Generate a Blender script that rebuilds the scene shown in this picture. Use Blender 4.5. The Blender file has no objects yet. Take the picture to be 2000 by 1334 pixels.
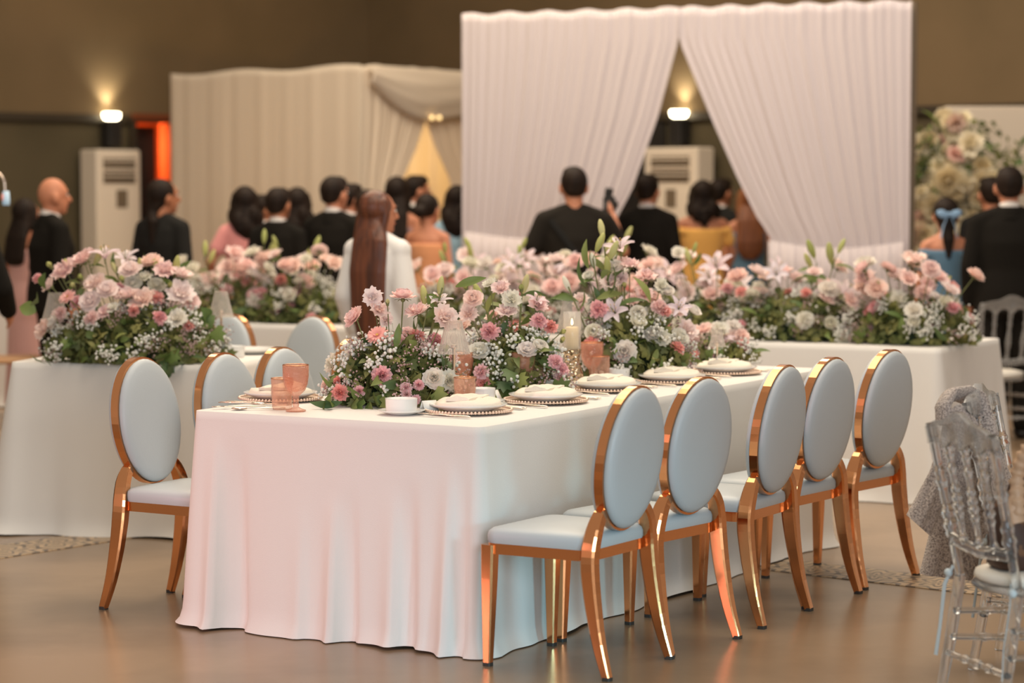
import bpy, math, random
import numpy as np
from mathutils import Vector, Matrix, Euler
PI = math.pi
R = random.Random(7)
C = bpy.context.scene.collection
scene = bpy.context.scene

# ------------------------------------------------------------------ camera, world, lights, exposure
CH, FPX, PITCH = 1.63, 4722.0, math.atan(309 / 4722.0)      # eye height, focal length in pixels of a 2000 px frame, downward pitch
cam_data = bpy.data.cameras.new('camera')
cam = bpy.data.objects.new('camera', cam_data); C.objects.link(cam)
cam_data.sensor_width = 36.0; cam_data.lens = 36.0 * FPX / 2000
cam.location = (0, 0, CH); cam.rotation_euler = (PI / 2 - PITCH, 0, 0)
cam_data.clip_end = 200
cam_data.dof.use_dof = True; cam_data.dof.focus_distance = 8.9; cam_data.dof.aperture_fstop = 1.9
scene.camera = cam
scene.view_settings.view_transform = 'Standard'; scene.view_settings.look = 'None'
scene.view_settings.gamma = 1; scene.view_settings.use_curve_mapping = False
scene.view_settings.exposure = 0.0
scene.cycles.max_bounces = 10; scene.cycles.transparent_max_bounces = 12
scene.cycles.caustics_reflective = False; scene.cycles.caustics_refractive = False
scene.cycles.sample_clamp_indirect = 4.0

def lin(r, g, b, a=1.0):
    f = lambda c: (c / 255 / 12.92) if c / 255 <= 0.04045 else ((c / 255 + 0.055) / 1.055) ** 2.4
    return (f(r), f(g), f(b), a)

w = bpy.data.worlds.new('hall_ambient'); scene.world = w; w.use_nodes = True
w.node_tree.nodes['Background'].inputs[0].default_value = (1.0, 0.86, 0.72, 1)
w.node_tree.nodes['Background'].inputs[1].default_value = 0.44

def area(name, loc, target, size, power, color, size_y=None, spread=None):
    d = bpy.data.lights.new(name, 'AREA'); o = bpy.data.objects.new(name, d); C.objects.link(o)
    d.energy = power; d.color = color; d.size = size
    if size_y: d.shape = 'RECTANGLE'; d.size_y = size_y
    if spread: d.spread = spread
    o.location = loc; o.rotation_euler = (Vector(target) - Vector(loc)).to_track_quat('-Z', 'Y').to_euler()
    return o
def spot(name, loc, target, power, color, angle, blend=0.6, radius=0.1):
    d = bpy.data.lights.new(name, 'SPOT'); o = bpy.data.objects.new(name, d); C.objects.link(o)
    d.energy = power; d.color = color; d.spot_size = math.radians(angle); d.spot_blend = blend; d.shadow_soft_size = radius
    o.location = loc; o.rotation_euler = (Vector(target) - Vector(loc)).to_track_quat('-Z', 'Y').to_euler()
    return o
area('hall_lamp', (0.3, 10.5, 6.2), (0.3, 10.5, 0), 5, 330, (1.0, 0.86, 0.68))
area('hall_lamp', (-1.0, 17.0, 6.2), (-0.5, 17.0, 0), 5, 430, (1.0, 0.82, 0.60))
area('hall_lamp', (1.5, 15.0, 5.5), (0.9, 17.5, 1.2), 2.5, 70, (1.0, 0.88, 0.84))
area('cool_fill', (1.4, -1.2, 2.4), (0.0, 9.0, 0.6), 3.2, 350, (0.74, 0.88, 1.0), 2.4)  # added cool fill from behind the camera, no source in view
spot('pink_stage_light', (-5.6, 5.6, 1.5), (-0.9, 8.6, 0.35), 520, (1.0, 0.50, 0.52), 24, 0.9, 0.12)
spot('cyan_stage_light', (2.7, 3.6, 0.6), (0.2, 8.4, 0.1), 380, (0.30, 0.80, 1.0), 18, 1.0, 0.4)

# ------------------------------------------------------------------ geometry of the view
CA, SA = math.cos(PITCH), math.sin(PITCH)
def ray(px, py):
    rx, ry = (px - 1000) / FPX, -(py - 667) / FPX
    return Vector((rx, CA + ry * SA, -SA + ry * CA))
def gp(px, py, h=0.0):
    d = ray(px, py); t = (h - CH) / d.z
    return Vector((0, 0, CH)) + d * t
def at(px, py, Y):
    d = ray(px, py); return Vector((0, 0, CH)) + d * (Y / d.y)
def xh(px, Y, h):                                     # world x that projects to column px for a point at depth Y, height h
    return (px - 1000) / FPX * (Y * CA + (CH - h) * SA)

# ------------------------------------------------------------------ mesh collector
class MB:
    def __init__(s): s.v = []; s.f = []; s.m = []; s.mi = 0
    def add(s, vs, fs):
        b = len(s.v); s.v.extend([tuple(p) for p in vs]); s.f.extend([tuple(b + i for i in f) for f in fs]); s.m.extend([s.mi] * len(fs))
        return s
    def grid(s, rows, close=False):                   # rows: list of equally long point lists
        n = len(rows[0]); vs = [p for r in rows for p in r]; fs = []
        for i in range(len(rows) - 1):
            for j in range(n if close else n - 1):
                k = (j + 1) % n
                fs.append((i * n + j, i * n + k, (i + 1) * n + k, (i + 1) * n + j))
        return s.add(vs, fs)
    def cap(s, ring, flip=False):
        r = list(range(len(ring)));
        return s.add(ring, [tuple(reversed(r)) if flip else tuple(r)])
    def box(s, c, d, rot=None, bev=0.0):
        x, y, z = d[0] / 2, d[1] / 2, d[2] / 2
        if bev <= 0:
            pts = [Vector((a * x, b * y, e * z)) for e in (-1, 1) for b in (-1, 1) for a in (-1, 1)]
            fs = [(0, 2, 3, 1), (4, 5, 7, 6), (0, 1, 5, 4), (2, 6, 7, 3), (0, 4, 6, 2), (1, 3, 7, 5)]
        else:
            rows = []
            for zz, k in ((-z, bev), (-z + bev, 0), (z - bev, 0), (z, bev)):
                a, b2 = x - k, y - k
                rows.append([Vector(p) for p in ((-a + bev, -b2, zz), (a - bev, -b2, zz), (a, -b2 + bev, zz), (a, b2 - bev, zz), (a - bev, b2, zz), (-a + bev, b2, zz), (-a, b2 - bev, zz), (-a, -b2 + bev, zz))])
            pts = [p for r in rows for p in r]; fs = []
            for i in range(3):
                for j in range(8): k = (j + 1) % 8; fs.append((i * 8 + j, i * 8 + k, i * 8 + 8 + k, i * 8 + 8 + j))
            fs += [tuple(range(7, -1, -1)), tuple(range(24, 32))]
        M = rot if rot is not None else Matrix.Identity(3)
        return s.add([M @ p + Vector(c) for p in pts], fs)
    def tube(s, path, rad, n=8, caps=True, square=False, up=None):
        path = [Vector(p) for p in path]; k = len(path)
        rad = rad if isinstance(rad, (list, tuple)) else [rad] * k
        rows = []; prev = None
        for i in range(k):
            t = (path[min(i + 1, k - 1)] - path[max(i - 1, 0)])
            t = t.normalized() if t.length > 1e-9 else Vector((0, 0, 1))
            if prev is None:
                ref = Vector(up) if up else (Vector((0, 0, 1)) if abs(t.z) < 0.9 else Vector((1, 0, 0)))
            else: ref = prev
            a = (ref - t * ref.dot(t)); a = a.normalized() if a.length > 1e-6 else t.orthogonal().normalized()
            prev = a; b = t.cross(a)
            r = rad[i]; ra, rb = r if isinstance(r, (tuple, list)) else (r, r)
            if square:
                q = 0.72
                prof = [(1, q), (q, 1), (-q, 1), (-1, q), (-1, -q), (-q, -1), (q, -1), (1, -q)]
                rows.append([path[i] + a * (ra * p[0]) + b * (rb * p[1]) for p in prof])
            else:
                rows.append([path[i] + a * (ra * math.cos(2 * PI * j / n)) + b * (rb * math.sin(2 * PI * j / n)) for j in range(n)])
        s.grid(rows, True)
        if caps: s.cap(rows[0], True); s.cap(rows[-1])
        return s
    def lathe(s, prof, n=24, c=(0, 0, 0), flute=None):
        rows = []
        for r, z in prof:
            rows.append([Vector((c[0] + r * (flute(2 * PI * j / n, z) if flute else 1) * math.cos(2 * PI * j / n), c[1] + r * (flute(2 * PI * j / n, z) if flute else 1) * math.sin(2 * PI * j / n), c[2] + z)) for j in range(n)])
        s.grid(rows, True)
        if prof[0][0] > 1e-4: s.cap(rows[0], True)
        if prof[-1][0] > 1e-4: s.cap(rows[-1])
        return s
    def ball(s, c, r, nu=10, nv=6, M=None):
        r = r if isinstance(r, (tuple, list)) else (r, r, r)
        pts = [Vector((0, 0, -r[2]))]
        for i in range(1, nv):
            a = -PI / 2 + PI * i / nv
            pts += [Vector((r[0] * math.cos(a) * math.cos(2 * PI * j / nu), r[1] * math.cos(a) * math.sin(2 * PI * j / nu), r[2] * math.sin(a))) for j in range(nu)]
        pts.append(Vector((0, 0, r[2]))); fs = []
        for j in range(nu): fs.append((0, 1 + (j + 1) % nu, 1 + j))
        for i in range(nv - 2):
            for j in range(nu): a, b = 1 + i * nu + j, 1 + i * nu + (j + 1) % nu; fs.append((a, b, b + nu, a + nu))
        t = len(pts) - 1; o = 1 + (nv - 2) * nu
        for j in range(nu): fs.append((o + j, o + (j + 1) % nu, t))
        if M is not None: pts = [M @ p for p in pts]
        return s.add([p + Vector(c) for p in pts], fs)
    def mesh(s, name, mats, smooth=True):
        me = bpy.data.meshes.new(name); me.from_pydata(s.v, [], s.f)
        for m in (mats if isinstance(mats, (list, tuple)) else [mats]): me.materials.append(m)
        me.polygons.foreach_set('use_smooth', [smooth] * len(s.f))
        if any(s.m): me.polygons.foreach_set('material_index', s.m)
        me.update(); return me
    def build(s, name, mats, parent=None, smooth=True):
        return link(name, s.mesh(name, mats, smooth), parent)

def link(name, me, parent=None):
    o = bpy.data.objects.new(name, me); C.objects.link(o)
    if parent is not None: o.parent = parent
    return o
def tag(o, label=None, cat=None, group=None, kind=None):
    if label: o['label'] = label
    if cat: o['category'] = cat
    if group: o['group'] = group
    if kind: o['kind'] = kind
    return o
def empty(name, loc=(0, 0, 0), rz=0.0):
    o = bpy.data.objects.new(name, None); C.objects.link(o); o.empty_display_size = 0.1
    o.location = loc; o.rotation_euler = (0, 0, rz); return o
KIDS = {}
def copy_tree(o, parent=None):
    c = o.copy(); C.objects.link(c)
    if parent is not None: c.parent = parent
    for ch in list(o.children): copy_tree(ch, c)
    return c
def orient(n, spin=0.0):                              # matrix whose Z is n
    n = Vector(n).normalized(); q = Vector((0, 0, 1)).rotation_difference(n)
    return q.to_matrix() @ Matrix.Rotation(spin, 3, 'Z')

# ------------------------------------------------------------------ materials
def mat(name, color, rough=0.6, metal=0.0, trans=0.0, ior=1.45, noise=None, bump=None, emit=None, sheen=0.0, rnd=None, spec=0.5, coat=0.0, sss=0.0, transl=0.0, aniso=None):
    m = bpy.data.materials.new(name); m.use_nodes = True
    nt = m.node_tree; N = nt.nodes; L = nt.links; p = N['Principled BSDF']
    p.inputs['Base Color'].default_value = color; p.inputs['Roughness'].default_value = rough
    p.inputs['Metallic'].default_value = metal; p.inputs['IOR'].default_value = ior
    p.inputs['Transmission Weight'].default_value = trans; p.inputs['Sheen Weight'].default_value = sheen
    p.inputs['Specular IOR Level'].default_value = spec; p.inputs['Coat Weight'].default_value = coat
    col = None
    if rnd:                                           # per-object colour: list of colours along Object Info random
        oi = N.new('ShaderNodeObjectInfo'); cr = N.new('ShaderNodeValToRGB'); e = cr.color_ramp.elements
        e[0].color = rnd[0]; e[1].color = rnd[-1]
        for i, c in enumerate(rnd[1:-1]): x = e.new((i + 1) / (len(rnd) - 1)); x.color = c
        L.new(oi.outputs['Random'], cr.inputs[0]); col = cr.outputs[0]
    if noise:                                         # (scale, color2, lo, hi[, stretch])
        tc = N.new('ShaderNodeTexCoord'); nz = N.new('ShaderNodeTexNoise'); nz.inputs['Scale'].default_value = noise[0]; nz.inputs['Detail'].default_value = 5
        vec = tc.outputs['Object']
        if len(noise) > 4:
            mp = N.new('ShaderNodeMapping'); mp.inputs['Scale'].default_value = noise[4]; L.new(vec, mp.inputs[0]); vec = mp.outputs[0]
        L.new(vec, nz.inputs['Vector'])
        mr = N.new('ShaderNodeMapRange'); mr.inputs[1].default_value = noise[2]; mr.inputs[2].default_value = noise[3]; L.new(nz.outputs['Fac'], mr.inputs[0])
        mx = N.new('ShaderNodeMix'); mx.data_type = 'RGBA'; mx.inputs['B'].default_value = noise[1]
        if col: L.new(col, mx.inputs['A'])
        else: mx.inputs['A'].default_value = color
        L.new(mr.outputs[0], mx.inputs['Factor']); col = mx.outputs['Result']
    if col: L.new(col, p.inputs['Base Color'])
    if bump:                                          # (kind, scale, strength[, stretch])
        tc = N.new('ShaderNodeTexCoord'); vec = tc.outputs['Object']
        if len(bump) > 3:
            mp = N.new('ShaderNodeMapping'); mp.inputs['Scale'].default_value = bump[3]; L.new(vec, mp.inputs[0]); vec = mp.outputs[0]
        if bump[0] == 'voronoi':
            t = N.new('ShaderNodeTexVoronoi'); t.inputs['Scale'].default_value = bump[1]; h = t.outputs['Distance']
        else:
            t = N.new('ShaderNodeTexNoise'); t.inputs['Scale'].default_value = bump[1]; t.inputs['Detail'].default_value = 4; h = t.outputs['Fac']
        L.new(vec, t.inputs['Vector'])
        b = N.new('ShaderNodeBump'); b.inputs['Strength'].default_value = bump[2]; b.inputs['Distance'].default_value = 0.01
        L.new(h, b.inputs['Height']); L.new(b.outputs[0], p.inputs['Normal'])
    if emit: p.inputs['Emission Color'].default_value = emit[0]; p.inputs['Emission Strength'].default_value = emit[1]
    if transl:
        tr = N.new('ShaderNodeBsdfTranslucent'); ms = N.new('ShaderNodeMixShader'); ms.inputs[0].default_value = transl
        if col: L.new(col, tr.inputs[0])
        else: tr.inputs[0].default_value = color
        L.new(p.outputs[0], ms.inputs[1]); L.new(tr.outputs[0], ms.inputs[2]); L.new(ms.outputs[0], N['Material Output'].inputs[0])
    return m

M = {}
def thin(name, tint, body, k, bump=None):             # thin-walled glass: clear tint, some body colour, glossy at grazing angles
    m = mat(name, body, 0.10, spec=0.9, bump=bump, coat=0.5); nt = m.node_tree; N = nt.nodes; L = nt.links; p = N['Principled BSDF']
    tr = N.new('ShaderNodeBsdfTransparent'); tr.inputs[0].default_value = tint
    lw = N.new('ShaderNodeLayerWeight'); lw.inputs['Blend'].default_value = 0.35
    mr = N.new('ShaderNodeMapRange'); mr.inputs[3].default_value = k; mr.inputs[4].default_value = min(1, k + 0.5); L.new(lw.outputs['Facing'], mr.inputs[0])
    if p.inputs['Normal'].is_linked: L.new(p.inputs['Normal'].links[0].from_socket, lw.inputs['Normal'])
    ms = N.new('ShaderNodeMixShader'); L.new(mr.outputs[0], ms.inputs[0]); L.new(tr.outputs[0], ms.inputs[1]); L.new(p.outputs[0], ms.inputs[2])
    L.new(ms.outputs[0], N['Material Output'].inputs[0]); return m
M['cloth'] = mat('white_linen', lin(232, 228, 222), 0.85, bump=('noise', 260, 0.12), sheen=0.1)
M['floor'] = mat('polished_concrete', lin(154, 130, 105), 0.26, noise=(0.9, lin(128, 108, 87), 0.42, 0.66), bump=('noise', 3, 0.05), spec=0.35)
M['wall'] = mat('dark_olive_wall', lin(86, 76, 54), 0.85, noise=(1.2, lin(78, 69, 48), 0.4, 0.65))
M['wall_up'] = mat('brown_upper_wall', lin(115, 95, 67), 0.85, noise=(0.8, lin(105, 87, 60), 0.4, 0.65))
M['dark_strip'] = mat('ledge_shadow_and_frame', lin(56, 47, 34), 0.6)
M['leather'] = mat('white_leatherette', lin(190, 196, 199), 0.42, bump=('noise', 180, 0.05), spec=0.45)
M['gold'] = mat('rose_gold_steel', lin(226, 158, 108), 0.13, 1.0)
M['rubber'] = mat('rubber', lin(58, 54, 50), 0.6)
M['acrylic'] = mat('clear_acrylic', (0.93, 0.95, 0.96, 1), 0.06, trans=0.95, ior=1.42)
M['acrylic_far'] = thin('clear_acrylic_far', (0.95, 0.96, 0.97, 1), lin(200, 198, 194), 0.20)
M['cushion'] = mat('cream_cushion', lin(226, 220, 208), 0.8, bump=('noise', 90, 0.1))
M['porcelain'] = mat('white_porcelain', lin(236, 234, 230), 0.18, coat=0.3)
M['napkin'] = mat('cream_napkin', lin(238, 228, 212), 0.85, bump=('noise', 200, 0.15))
M['rose_glass'] = thin('rose_tinted_glass', (1.0, 0.90, 0.85, 1), lin(224, 162, 134), 0.28, ('voronoi', 150, 0.25))
M['rose_tumbler'] = thin('ribbed_rose_glass', (1.0, 0.93, 0.88, 1), lin(228, 186, 162), 0.20, ('noise', 45, 0.6, (1, 1, 0.3)))
M['glass'] = thin('clear_glass', (0.97, 0.96, 0.94, 1), lin(236, 230, 224), 0.12)
M['shade_glass'] = thin('pleated_glass', (0.99, 0.97, 0.94, 1), lin(232, 226, 220), 0.16)
M['mercury'] = mat('mercury_glass', lin(205, 180, 150), 0.15, 0.95, bump=('voronoi', 60, 0.9))
M['silver'] = mat('champagne_silver', lin(224, 204, 186), 0.25, 0.9)
M['bead'] = mat('rose_gold_beads', lin(238, 208, 186), 0.3, 0.4)
M['charger'] = mat('champagne_glaze', lin(236, 212, 192), 0.3, 0.2)
M['wax'] = mat('cream_wax', lin(240, 222, 186), 0.5, emit=(lin(255, 200, 120), 0.12))
M['flame'] = mat('flame', lin(255, 220, 150), 0.5, emit=((1.0, 0.72, 0.34, 1), 9))
M['paper'] = mat('white_card', lin(238, 234, 228), 0.8)
M['drape'] = mat('white_drape', lin(222, 212, 212), 0.9, bump=('noise', 40, 0.06), transl=0.25)
M['drape_warm'] = mat('ivory_drape', lin(236, 222, 202), 0.9, bump=('noise', 40, 0.06), transl=0.25)
M['acwhite'] = mat('off_white_plastic', lin(236, 222, 202), 0.5)
M['acgrey'] = mat('grey_plastic', lin(120, 104, 84), 0.6)
M['black'] = mat('matt_black', lin(36, 33, 30), 0.6)
M['suit'] = mat('black_suiting', lin(27, 24, 20), 0.9, spec=0.15, bump=('noise', 8, 0.15))
M['navy'] = mat('charcoal_suiting', lin(35, 34, 32), 0.9, spec=0.15, bump=('noise', 8, 0.15))
M['tee'] = mat('black_tshirt', lin(36, 32, 27), 0.9, spec=0.15, bump=('noise', 8, 0.15))
M['shirt'] = mat('pale_shirt', lin(214, 206, 200), 0.8)
M['skin'] = mat('warm_skin', lin(198, 134, 102), 0.55, noise=(6, lin(184, 118, 88), 0.4, 0.7))
M['skin_d'] = mat('tan_skin', lin(178, 118, 84), 0.55, noise=(6, lin(164, 104, 74), 0.4, 0.7))
M['hair'] = mat('dark_hair', lin(28, 20, 15), 0.6, spec=0.18, bump=('noise', 60, 0.5, (1, 1, 0.06)), noise=(40, lin(42, 30, 22), 0.4, 0.7, (1, 1, 0.05)))
M['hair_b'] = mat('chestnut_hair', lin(112, 62, 38), 0.36, bump=('noise', 50, 0.6, (1, 1, 0.05)), noise=(34, lin(72, 40, 28), 0.35, 0.65, (1, 1, 0.04)))
M['hair_c'] = mat('auburn_hair', lin(134, 82, 50), 0.4, bump=('noise', 50, 0.6, (1, 1, 0.05)), noise=(30, lin(98, 58, 38), 0.4, 0.7, (1, 1, 0.05)))
M['eye'] = mat('eye_white', lin(225, 218, 208), 0.3); M['brow'] = mat('brow', lin(48, 34, 26), 0.7); M['lip'] = mat('lip', lin(176, 92, 80), 0.5)
def fabric(n, r, g, b, s=0.2): return mat(n, lin(r, g, b), 0.8, sheen=s, bump=('noise', 10, 0.2))
M['pinkdress'] = fabric('dusty_pink_dress', 222, 146, 142); M['pinkgown'] = fabric('pale_pink_gown', 214, 166, 158)
M['white_blouse'] = mat('white_satin', lin(232, 228, 224), 0.42, bump=('noise', 7, 0.5), sheen=0.2)
M['orange'] = fabric('marigold_dress', 248, 186, 96); M['blue'] = fabric('dusty_blue_dress', 84, 116, 138); M['paleblue'] = fabric('pale_blue_dress', 150, 182, 198)
M['mauve'] = fabric('mauve_dress', 152, 120, 118); M['peach'] = fabric('peach_dress', 220, 152, 106); M['bow'] = fabric('blue_ribbon', 134, 166, 196)
M['trouser'] = M['suit']; M['shoe'] = mat('black_shoe', lin(30, 26, 24), 0.4)
M['tweed'] = mat('grey_tweed', lin(194, 180, 170), 0.9, noise=(150, lin(138, 126, 120), 0.42, 0.62), bump=('voronoi', 130, 0.35), sheen=0.2)
M['beige'] = mat('beige_satin', lin(196, 160, 128), 0.5, bump=('noise', 25, 0.6, (1, 1, 1)))
M['bag'] = mat('brown_monogram_bag', lin(66, 42, 30), 0.5, noise=(26, lin(112, 76, 46), 0.55, 0.62))
M['ribbon'] = mat('pale_blue_ribbon', lin(190, 202, 206), 0.6)
M['orange_wall'] = mat('orange_corridor', lin(226, 96, 34), 0.8)
M['wood'] = mat('red_brown_wood', lin(120, 62, 34), 0.5)
M['lampglow'] = mat('sconce_lens', (1, 0.93, 0.75, 1), 0.4, emit=((1.0, 0.86, 0.58, 1), 14))
M['fairy'] = mat('fairy_light', (1, 0.8, 0.5, 1), 0.4, emit=((1.0, 0.66, 0.26, 1), 1.6))
# flowers
P1, P2, P3 = lin(254, 234, 228), lin(252, 221, 216), lin(254, 228, 216)
M['pet_pink'] = mat('pale_pink_petal', P1, 0.6, rnd=[P1, P2, P3, lin(254, 239, 235)], transl=0.25)
M['pet_carn'] = mat('pink_carnation_petal', P2, 0.6, rnd=[lin(252, 204, 208), lin(254, 218, 218), lin(250, 194, 196), lin(252, 222, 216)], transl=0.3)
M['pet_coral'] = mat('coral_petal', lin(240, 140, 124), 0.6, rnd=[lin(252, 194, 184), lin(250, 178, 168), lin(252, 204, 196)], transl=0.3)
M['pet_white'] = mat('white_petal', lin(244, 240, 230), 0.6, rnd=[lin(246, 242, 232), lin(240, 236, 220), lin(248, 240, 236)], transl=0.35)
M['pet_lily'] = mat('lilac_white_petal', lin(240, 224, 230), 0.5, rnd=[lin(248, 234, 236), lin(248, 226, 230), lin(244, 234, 242)], transl=0.35)
M['pet_cream'] = mat('cream_petal', lin(232, 216, 176), 0.7, rnd=[lin(246, 234, 200), lin(250, 240, 214), lin(240, 222, 178)], transl=0.25)
M['pet_bloom'] = mat('pink_cream_petal', lin(226, 196, 176), 0.7, rnd=[lin(244, 206, 192), lin(246, 220, 200)], transl=0.25)
M['bud'] = mat('green_bud', lin(200, 196, 120), 0.6, rnd=[lin(212, 204, 132), lin(176, 184, 104), lin(226, 216, 160)], transl=0.2)
M['center'] = mat('flower_centre', lin(216, 176, 96), 0.8)
M['leaf'] = mat('leaf_green', lin(86, 110, 54), 0.5, rnd=[lin(88, 112, 58), lin(122, 138, 72), lin(78, 104, 66), lin(150, 156, 88)], transl=0.2)
M['leaf_d'] = mat('dark_foliage', lin(100, 108, 60), 0.6, noise=(9, lin(152, 148, 88), 0.45, 0.65), transl=0.2)
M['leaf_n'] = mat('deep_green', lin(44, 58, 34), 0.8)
M['stem'] = mat('stem_green', lin(120, 124, 76), 0.6)
M['gyp'] = mat('babys_breath_white', lin(240, 238, 230), 0.7, transl=0.2)
M['limo'] = mat('mauve_filler', lin(196, 168, 166), 0.7, noise=(60, lin(150, 116, 110), 0.45, 0.6))
# ------------------------------------------------------------------ the hall
fl = MB().box((0, 13, -0.05), (26, 36, 0.1)).build('floor', M['floor'], None, False); tag(fl, kind='structure')
def tile_mat():
    m = bpy.data.materials.new('encaustic_tile'); m.use_nodes = True; nt = m.node_tree; N = nt.nodes; L = nt.links; p = N['Principled BSDF']
    tc = N.new('ShaderNodeTexCoord'); mp = N.new('ShaderNodeMapping'); mp.inputs['Scale'].default_value = (1, 1, 1); L.new(tc.outputs['Object'], mp.inputs[0])
    sx = N.new('ShaderNodeSeparateXYZ'); L.new(mp.outputs[0], sx.inputs[0])
    def mth(op, a, b=None):
        n = N.new('ShaderNodeMath'); n.operation = op
        for i, q in enumerate((a, b)):
            if q is None: continue
            if isinstance(q, (int, float)): n.inputs[i].default_value = q
            else: L.new(q, n.inputs[i])
        return n.outputs[0]
    ax, ay = mth('ABSOLUTE', sx.outputs[0]), mth('ABSOLUTE', sx.outputs[1])
    d = mth('SQRT', mth('ADD', mth('MULTIPLY', ax, ax), mth('MULTIPLY', ay, ay)))
    ang = mth('ARCTAN2', sx.outputs[1], sx.outputs[0])
    pet = mth('MULTIPLY', mth('COSINE', mth('MULTIPLY', ang, 8)), 0.022)
    rings = mth('SINE', mth('MULTIPLY', mth('ADD', d, pet), 105))
    nz = N.new('ShaderNodeTexNoise'); nz.inputs['Scale'].default_value = 18; L.new(tc.outputs['Object'], nz.inputs['Vector'])
    v = mth('GREATER_THAN', mth('ADD', rings, mth('MULTIPLY', nz.outputs['Fac'], 1.0)), 0.75)
    mx = N.new('ShaderNodeMix'); mx.data_type = 'RGBA'; mx.inputs['A'].default_value = lin(186, 160, 128); mx.inputs['B'].default_value = lin(108, 95, 82)
    L.new(v, mx.inputs['Factor']); L.new(mx.outputs['Result'], p.inputs['Base Color']); p.inputs['Roughness'].default_value = 0.4
    return m
M['tile'] = tile_mat()
tb = MB().box((0, 0, 0.001), (0.292, 0.292, 0.006), bev=0.001); tile_me = tb.mesh('tile', M['tile'], False)
def strip(p0, dirv, n0, n1):
    a = math.atan2(dirv[1], dirv[0])
    for i in range(n0, n1):
        t = link('tile', tile_me, fl); t.location = (p0[0] + dirv[0] * 0.297 * i, p0[1] + dirv[1] * 0.297 * i, 0); t.rotation_euler = (0, 0, a)
da = Vector((0.62, 0.785, 0)); db = Vector((0.785, -0.62, 0))
pa, pb = gp(110, 1062, 0), gp(1710, 1126, 0)
strip(pa, da, -10, 4); strip(pb, db, -8, 12)

WC = Vector((-1.54, 26.0, 0)); WL = Vector((-0.69, -0.724, 0)).normalized(); WR = Vector((0.694, -0.72, 0)).normalized()
NL, NR = Vector((0.724, -0.69, 0)).normalized(), Vector((-0.72, -0.694, 0)).normalized()   # normals into the hall
LEDGE, TOP = 2.27, 6.6
def wallbox(mb, d, n, s0, s1, z0, z1, th=0.2, off=0.0):
    c = WC + d * ((s0 + s1) / 2) - n * (th / 2 - off)
    rot = Matrix((d, n, Vector((0, 0, 1)))).transposed()
    mb.box((c.x, c.y, (z0 + z1) / 2), (s1 - s0, th, z1 - z0), rot)
def s_of_px(d, px, h=1.6):                            # distance along a wall from the corner to the column px
    lo, hi = 0.0, 12.0
    f = lambda s: (WC + d * s).x - xh(px, (WC + d * s).y, h)
    a = f(lo)
    for _ in range(50):
        mid = (lo + hi) / 2
        if (f(mid) > 0) == (a > 0): lo = mid
        else: hi = mid
    return lo
DS1, DS0 = s_of_px(WL, 262), s_of_px(WL, 338)         # door opening, far and near ends
wl = MB(); wallbox(wl, WL, NL, 0, DS0, 0, LEDGE); wallbox(wl, WL, NL, DS1, 13, 0, LEDGE); wallbox(wl, WL, NL, DS0, DS1, 2.25, LEDGE)
wl = wl.build('wall_left', M['wall'], None, False); tag(wl, kind='structure')
b = MB(); wallbox(b, WL, NL, 0, 13, LEDGE, TOP, 0.3, 0.04); b.build('upper_panel', M['wall_up'], wl, False)
b = MB(); wallbox(b, WR, NR, 0, 13, 0, LEDGE); wr = b.build('wall_back', M['wall'], None, False); tag(wr, kind='structure')
b = MB(); wallbox(b, WR, NR, 0, 13, LEDGE, TOP, 0.3, 0.04); b.build('upper_panel', M['wall_up'], wr, False)
for i, (d, n) in enumerate(((WL, NL), (WR, NR))):
    b = MB(); wallbox(b, d, n, 0, 13, LEDGE - 0.05, LEDGE + 0.02, 0.06, 0.062); tag(b.build('dark_strip_%d' % (i + 1), M['dark_strip'], None, False), kind='structure')  # dark strips stand for the shadow line at the ledge
# the doorway with an orange lit corridor behind a dark leaf
dr = empty('door_1', WC + WL * ((DS0 + DS1) / 2)); tag(dr, kind='structure')
def door_part(name, m, s0, s1, z0, z1, th, off):
    b = MB(); wallbox(b, WL, NL, s0, s1, z0, z1, th, off); o = b.build(name, m, dr, False); o.matrix_parent_inverse = Matrix.Translation(-dr.location); return o
door_part('door_leaf', M['black'], DS0 + 0.10, DS1 - 0.0, 0.01, 2.19, 0.05, -0.15)
door_part('lit_jamb', M['orange_wall'], DS0, DS0 + 0.015, 0, 2.25, 0.2, 0.0)  # orange colour stands for the corridor's light on the jamb
door_part('door_frame', M['wood'], DS0 - 0.06, DS1 + 0.06, 2.25, 2.31, 0.1, 0.09)
door_part('door_frame', M['dark_strip'], DS1, DS1 + 0.07, 0, 2.25, 0.1, 0.05)
door_part('door_frame', M['wood'], DS0 - 0.05, DS0, 0, 2.25, 0.1, 0.01)
door_part('corridor_wall', M['orange_wall'], DS0 - 1.5, DS1 + 1.0, 0, 2.7, 0.1, -1.3)
pl = bpy.data.lights.new('corridor_lamp', 'POINT'); pl.energy = 60; pl.color = (1.0, 0.42, 0.14); pl.shadow_soft_size = 0.1
plo = bpy.data.objects.new('corridor_lamp', pl); C.objects.link(plo); plo.location = WC + WL * (DS0 + 0.3) - NL * 0.6 + Vector((0, 0, 2.0))
# a second dark doorway on the back wall seen through the parted curtain
s0, s1 = s_of_px(WR, 1262), s_of_px(WR, 1302)
d2 = MB(); wallbox(d2, WR, NR, s0 - 0.35, s1, 0, 2.2, 0.04, 0.045); d2 = d2.build('door_2', M['black'], None, False); tag(d2, kind='structure')

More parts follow.
